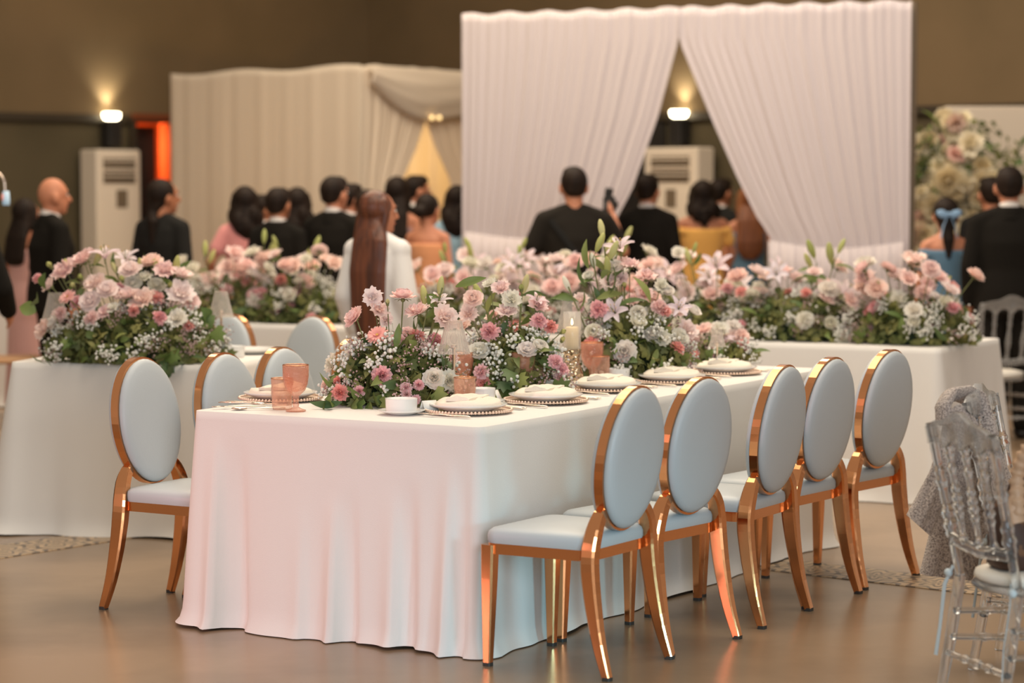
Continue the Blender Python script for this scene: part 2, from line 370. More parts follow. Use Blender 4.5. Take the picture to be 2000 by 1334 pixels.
# ------------------------------------------------------------------ wall lamps
def sconce(px, d, n, label):
    s = s_of_px(d, px, 2.2); p = WC + d * s; rz = math.atan2(n.y, n.x) + PI / 2
    root = tag(empty('wall_sconce', (p.x, p.y, 1.98), rz), label, 'wall lamp', 'uplights on the hall walls')
    b = MB().box((0, -0.12, 0.13), (0.15, 0.14, 0.26), bev=0.01); b.build('housing', M['black'], root, False)
    MB().box((0, -0.03, 0.12), (0.09, 0.06, 0.12), bev=0.008).build('bracket', M['black'], root, False)
    b = MB().lathe([(0.055, 0.262), (0.075, 0.275), (0.085, 0.32), (0.08, 0.325), (0.0, 0.326)], 16, (0, -0.12, 0)); b.build('lens', M['lampglow'], root)
    q = p + n * 0.12
    spot('uplight', (q.x, q.y, 2.33), (q.x - n.x * 0.1, q.y - n.y * 0.1, 3.4), 26, (1.0, 0.90, 0.68), 105, 1.0, 0.05)
sconce(203, WL, NL, 'lit wall uplight in a black housing above the tall air conditioner beside the doorway')
sconce(1343, WR, NR, 'lit wall uplight in a black housing seen through the parted white curtain')

# ------------------------------------------------------------------ floor-standing air conditioners
def aircon(p, rz, label, W, D, H):
    root = tag(empty('air_conditioner', (p.x, p.y, 0), rz), label, 'air conditioner', 'tall floor-standing air conditioners')
    MB().box((0, 0, H / 2), (W, D, H), bev=0.015).build('cabinet', M['acwhite'], root, False)
    MB().box((0, -D / 2 - 0.006, H * 0.42), (W * 0.9, 0.012, H * 0.76), bev=0.004).build('front_panel', M['acwhite'], root, False)
    MB().box((0, -D / 2 - 0.003, H - 0.2), (W * 0.72, 0.01, 0.24)).build('vent_recess', M['acgrey'], root, False)
    for k in range(6):
        MB().box((0, -D / 2 - 0.016, H - 0.29 + k * 0.036), (W * 0.7, 0.02, 0.007), Matrix.Rotation(0.5, 3, 'X')).build('louvre_slat', M['acwhite' if k % 2 else 'acgrey'], root, False)
    MB().box((0, -D / 2 - 0.004, H - 0.2), (W * 0.78, 0.012, 0.02)).build('vent_frame', M['acwhite'], root, False)
    MB().box((0.02, -D / 2 - 0.015, H * 0.76), (0.13, 0.008, 0.17), bev=0.003).build('control_display', M['acgrey'], root, False)
    MB().box((0, -D / 2 - 0.015, H * 0.1), (W * 0.8, 0.008, 0.01)).build('panel_seam', M['acgrey'], root, False)
def rz_of(n): return math.atan2(n.y, n.x) + PI / 2
p = WC + WL * s_of_px(WL, 189) + NL * 0.22; aircon(p, rz_of(NL), 'tall cream air conditioner against the dark wall left of the doorway', 0.52, 0.27, 1.95)
p = WC + WR * s_of_px(WR, 1357) + NR * 0.22; aircon(p, rz_of(NR), 'tall cream air conditioner seen through the gap in the white curtains', 0.66, 0.24, 1.96)

# ------------------------------------------------------------------ draped structures
def curtain_panel(mat_, parent, P0, P1, ztop, outer, inner, z0=0.02, npl=14, amp=0.03, seed=0, name='curtain', nz=40, nx=150, sag=0.02, hem=0.0):
    """A pleated cloth between outer(z) and inner(z) (0..1 along P0 to P1)."""
    rr = random.Random(seed); ph = [rr.uniform(0, 6.28) for _ in range(4)]
    d = (P1 - P0); Lw = d.length; d = d.normalized(); nrm = Vector((d.y, -d.x, 0))
    if nrm.y > 0: nrm = -nrm
    rows = []
    for i in range(nz + 1):
        t = i / nz; z = ztop * (1 - t) + z0 * t
        a, b_ = outer(z), inner(z); row = []; wid = abs(b_ - a) * Lw
        for j in range(nx + 1):
            u = j / nx; s = a + (b_ - a) * u
            full = 2 * PI * npl * u
            o = amp * (0.55 * math.sin(full + ph[0] + 0.6 * math.sin(full * 0.31 + ph[1])) + 0.3 * math.sin(full * 0.53 + ph[2]) + 0.25 * math.sin(full * 1.9 + ph[3] + t))
            o *= 0.75 + 0.5 * t
            zz = z - (sag * (0.5 + 0.5 * math.sin(full * 0.25 + ph[1])) * (1 - t) ** 6)
            q = P0 + d * (s * Lw) + nrm * o
            row.append(Vector((q.x, q.y, zz)))
        rows.append(row)
    mb = MB().grid(rows); o = mb.build(name, mat_, parent)
    md = o.modifiers.new('thickness', 'SOLIDIFY'); md.thickness = 0.004
    if parent: o.matrix_parent_inverse = Matrix.Translation(-parent.location)
    return o
def lerp_tab(tab):
    def f(z):
        if z >= tab[0][0]: return tab[0][1]
        for (za, a), (zb, b_) in zip(tab, tab[1:]):
            if z >= zb: return b_ + (a - b_) * (z - zb) / (za - zb)
        return tab[-1][1]
    return f
def on_line(P0, P1, px, h):                           # fraction along P0-P1 that shows at column px
    f0, f1 = 0.0, 1.0
    g = lambda f: (P0 + (P1 - P0) * f).x - xh(px, (P0 + (P1 - P0) * f).y, h)
    lo, hi = -0.3, 1.3
    for _ in range(50):
        m = (lo + hi) / 2
        if g(m) < 0: lo = m
        else: hi = m
    return lo
def zat(px, py, Y): return at(px, py, Y).z
A0 = Vector((xh(903, 18.3, 2.9), 18.3, 0)); A1 = Vector((xh(1781, 16.9, 2.9), 16.9, 0))
mx_ = (A0 + A1) / 2
cn = tag(empty('draped_canopy', (mx_.x, mx_.y, 0)), 'tall white draped canopy with two curtains parted and tied back, behind the photographer', 'canopy')
zc = zat(1340, 12, 17.6)
apex = zat(1326, 78, 17.6); tieL = zat(1195, 445, 17.6); tieR = zat(1500, 458, 17.4)
fr = lambda px, h: on_line(A0, A1, px, h)
inL = lerp_tab([(zc, fr(1328, zc)), (apex, fr(1326, apex)), (zat(1285, 225, 17.6), fr(1287, 2.1)), (zat(1232, 370, 17.6), fr(1236, 1.6)), (tieL, fr(1196, tieL)), (tieL - 0.12, fr(1188, 1.2)), (tieL - 0.5, fr(1196, 0.9)), (0.02, fr(1205, 0.0))])
inR = lerp_tab([(zc, fr(1325, zc)), (apex, fr(1327, apex)), (zat(1395, 240, 17.4), fr(1394, 2.1)), (zat(1440, 345, 17.4), fr(1440, 1.7)), (zat(1482, 425, 17.4), fr(1480, 1.4)), (tieR, fr(1504, tieR)), (tieR - 0.1, fr(1510, 1.2)), (tieR - 0.5, fr(1500, 0.9)), (0.02, fr(1492, 0.0))])
curtain_panel(M['drape'], cn, A0, A1, zc, lambda z: 0.0, inL, npl=22, amp=0.017, seed=3)
curtain_panel(M['drape'], cn, A0, A1, zc, lambda z: 1.0, inR, npl=24, amp=0.017, seed=4)
def rod(parent, P, Q, r, name, m):
    o = MB().tube([P, Q], r, 10).build(name, m, parent); o.matrix_parent_inverse = Matrix.Translation(-parent.location); return o
dn = (A1 - A0).normalized(); back = Vector((-dn.y, dn.x, 0)); back = back if back.y > 0 else -back
for P in (A0, A1): rod(cn, P + back * 0.07, P + back * 0.07 + Vector((0, 0, zc - 0.02)), 0.022, 'post', M['acgrey'])
rod(cn, A0 + back * 0.07 + Vector((0, 0, zc - 0.05)), A1 + back * 0.07 + Vector((0, 0, zc - 0.05)), 0.018, 'crossbar', M['acgrey'])
for f0, f1, zz in ((0.01, inL(tieL) , tieL - 0.06), (inR(tieR), 0.99, tieR - 0.06)):   # cloth sashes that hold the curtains back
    rows = []
    for k in range(121):
        f = f0 + (f1 - f0) * k / 120; q = A0 + (A1 - A0) * f; dz = 0.05 * math.sin(PI * k / 120)
        rows.append([q - back * (0.035 + 0.014 * math.sin(k * 0.9 + 0.6 * math.sin(k * 0.23)) * (1 if j else 0.5) + 0.006 * math.sin(k * 0.37)) + Vector((0, 0, (zz - dz) * (1 - j / 6) + 0.02)) for j in range(7)])
    o = MB().grid(rows).build('lower_drape', M['drape'], cn); o.matrix_parent_inverse = Matrix.Translation(-cn.location)
    o.modifiers.new('thickness', 'SOLIDIFY').thickness = 0.006
# the ivory draped booth further back, its corner towards the hall
B0 = Vector((xh(334, 22.6, 2.6), 22.6, 0)); B1 = Vector((xh(706, 20.9, 2.6), 20.9, 0)); B2 = Vector((xh(960, 22.6, 2.6), 22.6, 0))
zb = zat(705, 124, 20.9)
bt = tag(empty('draped_booth', (B1.x, B1.y, 0)), 'ivory draped booth with a swagged opening, behind the row of guests', 'booth')
curtain_panel(M['drape_warm'], bt, B0, B1, zb, lambda z: 0.0, lambda z: 1.0, npl=8, amp=0.0055, seed=8, name='side_curtain', sag=0.03)
gr = lambda px, h: on_line(B1, B2, px, h)
ap = zat(831, 232, 21.6)
jL = lerp_tab([(zb, gr(832, zb)), (ap, gr(830, ap)), (zat(812, 290, 21.6), gr(812, 2.0)), (zat(785, 350, 21.6), gr(786, 1.6)), (zat(770, 420, 21.6), gr(768, 1.4)), (0.02, gr(760, 0))])
jR = lerp_tab([(zb, gr(831, zb)), (ap, gr(832, ap)), (zat(853, 290, 21.6), gr(853, 2.0)), (zat(880, 350, 21.6), gr(880, 1.6)), (zat(895, 420, 21.6), gr(895, 1.4)), (0.02, gr(900, 0))])
curtain_panel(M['drape_warm'], bt, B1, B2, zb, lambda z: 0.0, jL, npl=7, amp=0.012, seed=9, sag=0.03)
curtain_panel(M['drape_warm'], bt, B1, B2, zb, lambda z: 1.0, jR, npl=6, amp=0.012, seed=10, sag=0.03)
B3 = B2 + (B0 - B1)
curtain_panel(M['drape_warm'], bt, B0, B3, zb - 0.1, lambda z: 0.0, lambda z: 1.0, npl=10, amp=0.03, seed=11, name='inner_curtain')
curtain_panel(M['drape_warm'], bt, B3, B2, zb - 0.1, lambda z: 0.0, lambda z: 1.0, npl=10, amp=0.03, seed=12, name='inner_curtain')
# the valance that swags from the corner to the lights
rows = []
for k in range(41):
    f = k / 40; px = 712 + (960 - 712) * f; g = gr(px, 2.4); q = B1 + (B2 - B1) * g
    low = 160 + 75 * math.sin(min(1, f / 0.5) * PI / 2) if f < 0.5 else 235 - 12 * (f - 0.5) * 2
    zl = zat(px, low, q.y); row = []
    nn = Vector(((B2 - B1).y, -(B2 - B1).x, 0)).normalized(); nn = nn if nn.y < 0 else -nn
    for h in range(9):
        u = h / 8; z = zb - 0.01 + (zl - zb) * u
        row.append(q + nn * (0.05 + 0.05 * math.sin(u * PI) + 0.012 * math.sin(u * 18 + f * 5)) + Vector((0, 0, z)))
    rows.append(row)
o = MB().grid(rows).build('valance', M['drape_warm'], bt); o.matrix_parent_inverse = Matrix.Translation(-bt.location); o.modifiers.new('thickness', 'SOLIDIFY').thickness = 0.006
for P in (B0, B1, B2, B3): rod(bt, P + Vector((0, 0.06, 0)), P + Vector((0, 0.06, zb - 0.12)), 0.02, 'post', M['acgrey'])
q = B1 + (B2 - B1) * gr(830, ap) + nn * 0.12
for dx in (-0.035, 0.03):
    o = MB().ball((q.x + dx, q.y, ap + 0.01), 0.02, 10, 6).build('fairy_light', M['fairy'], bt); o.matrix_parent_inverse = Matrix.Translation(-bt.location)
bl = bpy.data.lights.new('booth_lamp', 'POINT'); bl.energy = 26; bl.color = (1.0, 0.62, 0.2); bl.shadow_soft_size = 0.15
blo = bpy.data.objects.new('booth_lamp', bl); C.objects.link(blo); blo.location = ((B0.x + B2.x) / 2 + 0.2, (B1.y + B3.y) / 2, 1.9)

# ------------------------------------------------------------------ floral backdrop on the right
bp = at(1920, 208, 18.6)
pn = tag(empty('backdrop_panel', (bp.x + 0.35, 18.6, 0)), 'cream backdrop panel behind the wall of cream blooms', 'backdrop')
xl = xh(1845, 18.6, 2.2) - (bp.x + 0.35)
MB().box((xl + 0.9, 0, bp.z / 2), (1.8, 0.06, bp.z), bev=0.008).build('board', M['drape_warm'], pn, False)
MB().box((xl + 0.4, 0.2, 0.04), (0.08, 0.5, 0.08)).build('foot', M['acgrey'], pn, False)
MB().box((xl + 1.4, 0.2, 0.04), (0.08, 0.5, 0.08)).build('foot', M['acgrey'], pn, False)

# ------------------------------------------------------------------ cloth-covered tables
def cloth_table(label, A, u, v, Lg, Wd, h, seed, flare=0.05, name='draped_table', corner=(1, 1, 1, 1), folds=1.0, feature=()):
    """A is a corner, u and v the in-plane unit axes; the cloth falls to the floor with folds and gathers at its corners."""
    rr = random.Random(seed); r = 0.035
    c = A + u * (Lg / 2) + v * (Wd / 2)
    root = tag(empty(name, (c.x, c.y, 0)), label, 'table')
    per = []
    def arc(cx, cy, a0):
        for k in range(7): a = a0 + PI / 2 * k / 6; per.append((cx + r * math.cos(a), cy + r * math.sin(a), math.cos(a), math.sin(a)))
    hx, hy = Lg / 2, Wd / 2; st = 0.016
    def side(x0, y0, x1, y1, nx, ny):
        n = max(2, int(math.hypot(x1 - x0, y1 - y0) / st))
        for k in range(1, n): per.append((x0 + (x1 - x0) * k / n, y0 + (y1 - y0) * k / n, nx, ny))
    arc(hx - r, -hy + r, -PI / 2); side(hx, -hy + r, hx, hy - r, 1, 0); arc(hx - r, hy - r, 0); side(hx - r, hy, -hx + r, hy, 0, 1)
    arc(-hx + r, hy - r, PI / 2); side(-hx, hy - r, -hx, -hy + r, -1, 0); arc(-hx + r, -hy + r, PI); side(-hx + r, -hy, hx - r, -hy, 0, -1)
    n = len(per); s = [0.0]
    for k in range(1, n): s.append(s[-1] + math.hypot(per[k][0] - per[k - 1][0], per[k][1] - per[k - 1][1]))
    waves = [(rr.uniform(9, 15), rr.uniform(0, 6.28), 0.45), (rr.uniform(18, 27), rr.uniform(0, 6.28), 0.3), (rr.uniform(34, 50), rr.uniform(0, 6.28), 0.14)]
    cpos = [(hx, -hy), (hx, hy), (-hx, hy), (-hx, -hy)]
    def W(lx, ly, z): p = Vector((0, 0, z)) + u * lx + v * ly; return p
    rows = []
    for ins in (min(hx, hy) * 0.98, min(hx, hy) * 0.5, 0.1, 0.03, 0.008):
        rows.append([W((hx - ins) / hx * p[0], (hy - ins) / hy * p[1], h + (0.0005 * math.sin(p[0] * 9))) for p in per])
    K = 26
    for i in range(K + 1):
        t = i / K; row = []
        for k, p in enumerate(per):
            dc = [math.hypot(p[0] - q[0], p[1] - q[1]) for q in cpos]
            cg = sum(corner[j] * math.exp(-(dc[j] / 0.10) ** 2) for j in range(4))
            near = sum(math.exp(-(dc[j] / 0.35) ** 2) for j in range(4))
            f = sum(a * math.sin(w_ * s[k] + ph + 0.5 * t) for w_, ph, a in waves)
            o = flare * t ** 0.9 + folds * 0.017 * (t ** 1.25) * f * (0.75 + 0.8 * min(near, 1)) + 0.05 * cg * t ** 1.1
            for (fl_, fp, fw, fa, ft) in feature:     # a single fold: side index, place along it, width, depth, start
                onside = {0: p[2] > 0.9, 1: p[3] > 0.9, 2: p[2] < -0.9, 3: p[3] < -0.9}[fl_]
                if onside:
                    x_ = (p[1] if fl_ in (0, 2) else p[0]) - fp; tt = max(0, (t - ft) / (1 - ft))
                    g = x_ / (fw * (1.25 if x_ > 0 else 0.5))
                    o += fa * tt ** 0.8 * math.exp(-g * g) * (1.0 if g < 0 else 1.0)
            z = h * (1 - t)
            if t > 0.9:                               # the hem lies out on the floor
                e = (t - 0.9) / 0.1; o += 0.018 * e * e * (1 + 0.8 * math.sin(9 * s[k] + waves[0][1]) * math.sin(4.3 * s[k]))
            z = max(z, 0.004 + (0.008 * max(0, math.sin(7 * s[k] + waves[1][1])) if t > 0.93 else 0))
            row.append(W(p[0] + p[2] * o, p[1] + p[3] * o, z))
        rows.append(row)
    mb = MB().grid(rows, True); mb.cap(rows[0])
    o = mb.build('tablecloth', M['cloth'], root)
    MB().box((0, 0, h - 0.03), (Lg - 0.06, Wd - 0.06, 0.03), Matrix((u, v, Vector((0, 0, 1)))).transposed()).build('tabletop', M['wood'], root, False)
    return root
TH = 0.796
U1 = Vector((0.5, 0.866, 0)); V1 = Vector((-0.866, 0.5, 0))
T1 = gp(940, 835, TH); T1.z = 0
t1 = cloth_table('long banquet table under a floor-length white cloth, nearest, set with rose glasses and flowers', T1, U1, V1, 3.05, 1.235, TH, 21, 0.022, corner=(1.0, 1, 1, 0.35),
    feature=((2, 0.50, 0.035, 0.06, 0.10), (2, 0.40, 0.05, -0.05, 0.12), (2, 0.12, 0.03, 0.02, 0.4), (2, -0.02, 0.03, 0.045, 0.35), (2, -0.09, 0.04, -0.035, 0.3), (2, -0.27, 0.035, 0.035, 0.3), (2, -0.34, 0.045, -0.045, 0.25), (2, -0.50, 0.035, 0.05, 0.15), (2, -0.56, 0.03, -0.03, 0.15)))
U2 = Vector((0.22, 0.9755, 0)); V2 = Vector((-0.9755, 0.22, 0))
T2 = gp(440, 715, TH); T2.z = 0
t2 = cloth_table('white clothed table on the left bearing one broad mound of flowers', T2, U2, V2, 0.80, 1.06, TH, 33, 0.08)
T3 = gp(1835, 681, TH); T3.z = 0; T3L = 4.75
t3 = cloth_table('long white clothed head table at the back lined with flowers', T3, V1, Vector((0.5, 0.866, 0)), T3L, 0.95, TH, 44, 0.05)
# ------------------------------------------------------------------ oval-back dining chairs
def make_oval_chair():
    root = empty('dining_chair')
    lean = 0.13
    def back_pt(x, z, off=0.0):                       # point on the leaning back plane, off = towards the sitter
        return Vector((x, -0.215 - (z - 0.47) * lean + off, z))
    cz, ra, rb = 0.712, 0.190, 0.243
    # padded oval, front and back
    rows = []; n = 40
    for off, k in ((0.0, 0.0), (0.0, 0.0)): pass
    mb = MB()
    for sgn in (1, -1):
        rings = []
        for q, dep in ((0.985, 0.012), (1.005, 0.022), (0.985, 0.033), (0.93, 0.041), (0.8, 0.047), (0.55, 0.051), (0.25, 0.053), (0.02, 0.054)):
            rings.append([back_pt(ra * 0.97 * q * math.cos(2 * PI * j / n), cz + rb * 0.975 * q * math.sin(2 * PI * j / n), sgn * dep) for j in range(n)])
        mb.grid(rings, True); mb.cap(rings[-1])
    mb.build('backrest', M['leather'], root)
    mb = MB(); outer = []; 
    prof = [(1.012, -0.016), (1.012, 0.016), (0.955, 0.016), (0.955, -0.016)]
    rings = [[back_pt(ra * q * math.cos(2 * PI * j / 56), cz + rb * (q if q < 1 else 1.010) * math.sin(2 * PI * j / 56), d) for q, d in prof] for j in range(57)]
    for a in range(4):
        b2 = (a + 1) % 4
        mb.grid([[r[a] for r in rings], [r[b2] for r in rings]])
    mb.build('back_rim', M['gold'], root, False)
    # seat cushion
    mb = MB(); rings = []
    def seat_out(k):                                  # rounded trapezoid outline
        pts = []; fw, bw, fy, by, r = 0.217 * k, 0.203 * k, 0.195 * k, -0.215 * k, 0.05 * k
        cs = [((fw - r, fy - r), 0), ((-fw + r, fy - r), PI / 2), ((-bw + r, by + r), PI), ((bw - r, by + r), 1.5 * PI)]
        for (cx, cy), a0 in cs:
            for i in range(7): a = a0 + PI / 2 * i / 6; pts.append((cx + r * math.cos(a), cy + r * math.sin(a)))
        return pts
    for k, z in ((0.985, 0.418), (1.0, 0.428), (1.0, 0.446), (0.985, 0.458), (0.93, 0.468), (0.8, 0.474), (0.5, 0.478), (0.05, 0.480)):
        rings.append([Vector((x, y, z)) for x, y in seat_out(k)])
    mb.grid(rings, True); mb.cap(rings[0], True); mb.cap(rings[-1]); mb.build('seat', M['leather'], root)
    mb = MB(); o_, i_ = seat_out(0.99), seat_out(0.82)
    q = [[Vector((x, y, z)) for x, y in (o_ if a else i_)] for a, z in ((1, 0.384), (1, 0.420), (0, 0.420), (0, 0.384))]
    mb.grid(q + [q[0]], True); mb.build('seat_frame', M['gold'], root, False)
    for sx in (-1, 1):                                # sabre back legs carry the oval
        path = [back_pt(sx * 0.118, 0.545), back_pt(sx * 0.150, 0.535, 0.0), Vector((sx * 0.180, -0.222, 0.49)), Vector((sx * 0.199, -0.215, 0.42)), Vector((sx * 0.203, -0.216, 0.36)), Vector((sx * 0.206, -0.232, 0.24)), Vector((sx * 0.211, -0.258, 0.11)), Vector((sx * 0.216, -0.292, 0.008))]
        rad = [(0.012, 0.018), (0.020, 0.020), (0.025, 0.021), (0.028, 0.022), (0.028, 0.022), (0.025, 0.020), (0.020, 0.017), (0.015, 0.014)]
        p2, r2 = [], []
        for i in range(len(path) - 1):
            for k in range(3): f = k / 3; p2.append(path[i].lerp(path[i + 1], f)); r2.append((rad[i][0] * (1 - f) + rad[i + 1][0] * f, rad[i][1] * (1 - f) + rad[i + 1][1] * f))
        for _ in range(2): p2 = [p2[0]] + [(p2[i - 1] + p2[i] * 2 + p2[i + 1]) / 4 for i in range(1, len(p2) - 1)] + [p2[-1]]
        p2.append(path[-1]); r2.append(rad[-1])
        lg = MB().tube(p2, r2, square=True, up=(0, 1, 0)).build('leg', M['gold'], root, False)
        MB().tube([path[-1] + Vector((0, 0, 0.004)), path[-1] - Vector((0, 0, 0.008))], 0.0145, square=True, up=(0, 1, 0)).build('foot_cap', M['rubber'], lg, False)
        path = [Vector((sx * 0.206, 0.170, 0.415)), Vector((sx * 0.207, 0.172, 0.3)), Vector((sx * 0.210, 0.176, 0.008))]
        lg = MB().tube(path, [(0.025, 0.025), (0.023, 0.023), (0.014, 0.014)], square=True, up=(0, 1, 0)).build('leg', M['gold'], root, False)
        MB().tube([path[-1] + Vector((0, 0, 0.004)), path[-1] - Vector((0, 0, 0.008))], 0.0145, square=True, up=(0, 1, 0)).build('foot_cap', M['rubber'], lg, False)
    return root
chair0 = make_oval_chair(); used = []
def place_chair(px, py, facing, label, group):        # the pixel is the top of the oval
    P = gp(px, py, 0.957); f = Vector((facing[0], facing[1], 0)).normalized()
    c = copy_tree(chair0) if used else chair0; used.append(1)
    c.location = (P.x + f.x * 0.278, P.y + f.y * 0.278, 0); c.rotation_euler = (0, 0, math.atan2(-f.x, f.y))
    tag(c, label, 'chair', group)
gr1, gr2, gr3 = 'oval-back chairs along the near side of the long table', 'oval-back chairs on the far side of the long table', 'oval-back chairs beside the left table'
place_chair(1243, 753, (-0.85, 0.53), 'white oval-back chair with rose-gold frame at the long table\'s corner, nearest of its row', gr1)
place_chair(1372, 735, (-0.79, 0.61), 'white oval-back chair with rose-gold frame, second from the table corner in the near row', gr1)
place_chair(1532, 712, (-0.86, 0.50), 'white oval-back chair with rose-gold frame, middle one of the five in the near row', gr1)
place_chair(1624, 697, (-0.81, 0.58), 'white oval-back chair with rose-gold frame, fourth from the table corner, a fallen leaf beneath', gr1)
place_chair(1738, 682, (-0.79, 0.61), 'white oval-back chair with rose-gold frame, farthest of the near row', gr1)
place_chair(270, 697, (0.88, -0.47), 'white oval-back chair seen almost whole beside the left end of the long table', gr2)
place_chair(431, 688, (0.86, -0.50), 'white oval-back chair, only its upper back showing over the table corner with the cutlery', gr2)
place_chair(545, 677, (0.86, -0.50), 'white oval-back chair whose top shows behind the pink goblet', gr2)
place_chair(690, 660, (0.86, -0.50), 'white oval-back chair mostly hidden by the nearest flower arrangement', gr2)
place_chair(618, 616, (-0.66, -0.75), 'blurred white oval-back chair behind the long table, its round top in full view', gr3)
place_chair(452, 612, (-0.60, -0.80), 'blurred white oval-back chair behind the little lamp of the left table', gr3)

# ------------------------------------------------------------------ clear acrylic chairs with turned spindles
def turned(mb, P, Q, r, beads):                       # a turned rod with rings and beads
    P, Q = Vector(P), Vector(Q); n = 40; path = []; rad = []
    for i in range(n + 1):
        t = i / n; k = 1.0
        for b0, amp, wd in beads: k += amp * math.exp(-((t - b0) / wd) ** 2)
        path.append(P.lerp(Q, t)); rad.append(r * k)
    mb.tube(path, rad, 10)
def make_ghost():
    root = empty('acrylic_chair'); a = M['acrylic']
    zs = 0.43
    MB().lathe([(0.0, zs - 0.02), (0.195, zs - 0.02), (0.208, zs - 0.008), (0.2, zs), (0.0, zs)], 28).build('seat', a, root)
    cu = MB().lathe([(0.0, zs + 0.002), (0.185, zs + 0.002), (0.2, zs + 0.016), (0.195, zs + 0.032), (0.15, zs + 0.042), (0.0, zs + 0.045)], 28).build('seat_cushion', M['cushion'], root)
    bd = [(0.30, 0.5, 0.012), (0.34, 0.7, 0.014), (0.375, 0.5, 0.012), (0.41, 0.6, 0.013), (0.445, 0.45, 0.012), (0.62, 0.5, 0.015), (0.68, 0.4, 0.012)]
    for sx in (-1, 1):
        mb = MB(); foot = (sx * 0.19, -0.245, 0.0); mid = (sx * 0.18, -0.175, zs); top = (sx * 0.195, -0.275, 0.90)
        mb.tube([foot, (sx * 0.185, -0.205, 0.22), mid], [0.015, 0.018, 0.019], 10); turned(mb, mid, top, 0.015, [(b - 0.02 if b < 0.5 else b, am, w_) for b, am, w_ in bd])
        mb.build('leg', a, root)
        mb = MB(); turned(mb, (sx * 0.155, 0.17, 0.0), (sx * 0.145, 0.145, zs - 0.01), 0.016, [(0.75, 0.4, 0.02), (0.82, 0.5, 0.02), (0.2, 0.3, 0.02)]); mb.build('leg', a, root)
    # crest rail with scalloped arches under it
    rows = []
    for j in range(41):
        x = -0.215 + 0.43 * j / 40; u = (x / 0.215)
        zt = 0.925 + 0.02 * math.cos(u * PI) - 0.012 * abs(u) + 0.006 * math.cos(u * 9)
        ph = (x + 0.215) / 0.43 * 4 % 1.0; zbm = 0.835 + 0.03 * math.sin(PI * min(1, max(0, ph)))
        y = -0.272 - 0.01 * (1 - u * u)
        rows.append([Vector((x, y - 0.012, zt)), Vector((x, y + 0.012, zt)), Vector((x, y + 0.012 + 0.01, zbm)), Vector((x, y - 0.002, zbm)), Vector((x, y - 0.012, zt))])
    MB().grid(rows).build('crest_rail', M['acrylic_far'], root, True)
    MB().tube([(-0.185, -0.205, 0.545), (0, -0.212, 0.53), (0.185, -0.205, 0.545)], [(0.02, 0.008)] * 3, 8).build('lower_rail', a, root)
    for k in (-1, 0, 1):
        mb = MB(); turned(mb, (k * 0.105 * 0.9, -0.207, 0.54), (k * 0.105, -0.262, 0.85), 0.0105, [(0.06, 0.7, 0.02), (0.30, 0.6, 0.025), (0.38, 0.9, 0.03), (0.46, 0.8, 0.025), (0.54, 0.6, 0.02), (0.74, 0.6, 0.02), (0.88, 0.5, 0.02), (0.95, 0.7, 0.02)]); mb.build('spindle', a, root)
    for (p, q) in (((-0.15, 0.155, 0.17), (0.15, 0.155, 0.17)), ((-0.185, -0.21, 0.19), (0.185, -0.21, 0.19)), ((-0.152, 0.155, 0.22), (-0.183, -0.2, 0.24)), ((0.152, 0.155, 0.22), (0.183, -0.2, 0.24)), ((-0.152, 0.155, 0.31), (-0.183, -0.19, 0.32)), ((0.152, 0.155, 0.31), (0.183, -0.19, 0.32))):
        mb = MB(); turned(mb, p, q, 0.010, [(0.3, 0.5, 0.03), (0.7, 0.5, 0.03), (0.5, 0.6, 0.05)]); mb.build('stretcher', a, root)
    for sx in (-1, 1):                                # ribbon ties of the cushion
        b = MB().tube([(sx * 0.18, -0.2, zs + 0.03), (sx * 0.205, -0.215, zs - 0.03), (sx * 0.20, -0.232, zs - 0.16), (sx * 0.21, -0.24, zs - 0.25)], [(0.005, 0.0015), (0.007, 0.0015), (0.006, 0.0015), (0.007, 0.0015)], 6).build('ribbon_tie', M['ribbon'], cu)
        MB().ball((sx * 0.2, -0.205, zs + 0.005), (0.018, 0.012, 0.014), 8, 6).build('ribbon_tie', M['ribbon'], cu)
    return root
ghost0 = make_ghost(); gused = []
def place_ghost(x, y, facing, label, s=1.0):
    c = copy_tree(ghost0) if gused else ghost0; gused.append(1); f = Vector((facing[0], facing[1], 0)).normalized()
    c.location = (x, y, 0); c.rotation_euler = (0, 0, math.atan2(-f.x, f.y)); c.scale = (s, s, s)
    tag(c, label, 'chair', 'clear acrylic chairs with turned spindles'); return c
fA = Vector((0.955, 0.295, 0)).normalized(); rA = Vector((fA.y, -fA.x, 0))
PA = (gp(1820, 832, 0.89) + gp(1938, 858, 0.89)) / 2; gA = (PA.x + fA.x * 0.272, PA.y + fA.y * 0.272)
place_ghost(gA[0], gA[1], fA, 'clear acrylic chair with beaded spindles, nearest, a brown handbag on its seat')
fB = Vector((0.91, -0.42, 0)).normalized()
PB = (gp(1866, 1306, 0) + gp(1921, 1266, 0)) / 2; gB = (PB.x + fB.x * 0.30, PB.y + fB.y * 0.30)
place_ghost(gB[0], gB[1], fB, 'clear acrylic chair under the grey tweed jacket')
place_ghost(xh(1938, 15.0, 0.9), 15.0, (-0.25, 0.97), 'clear acrylic chair far behind the right corner of the head table')
for o in list(bpy.data.objects):
    if o.parent is not None and o.parent.get('label', '').startswith('clear acrylic chair far') and o.active_material == M['acrylic']:
        o.material_slots[0].link = 'OBJECT'; o.material_slots[0].material = M['acrylic_far']

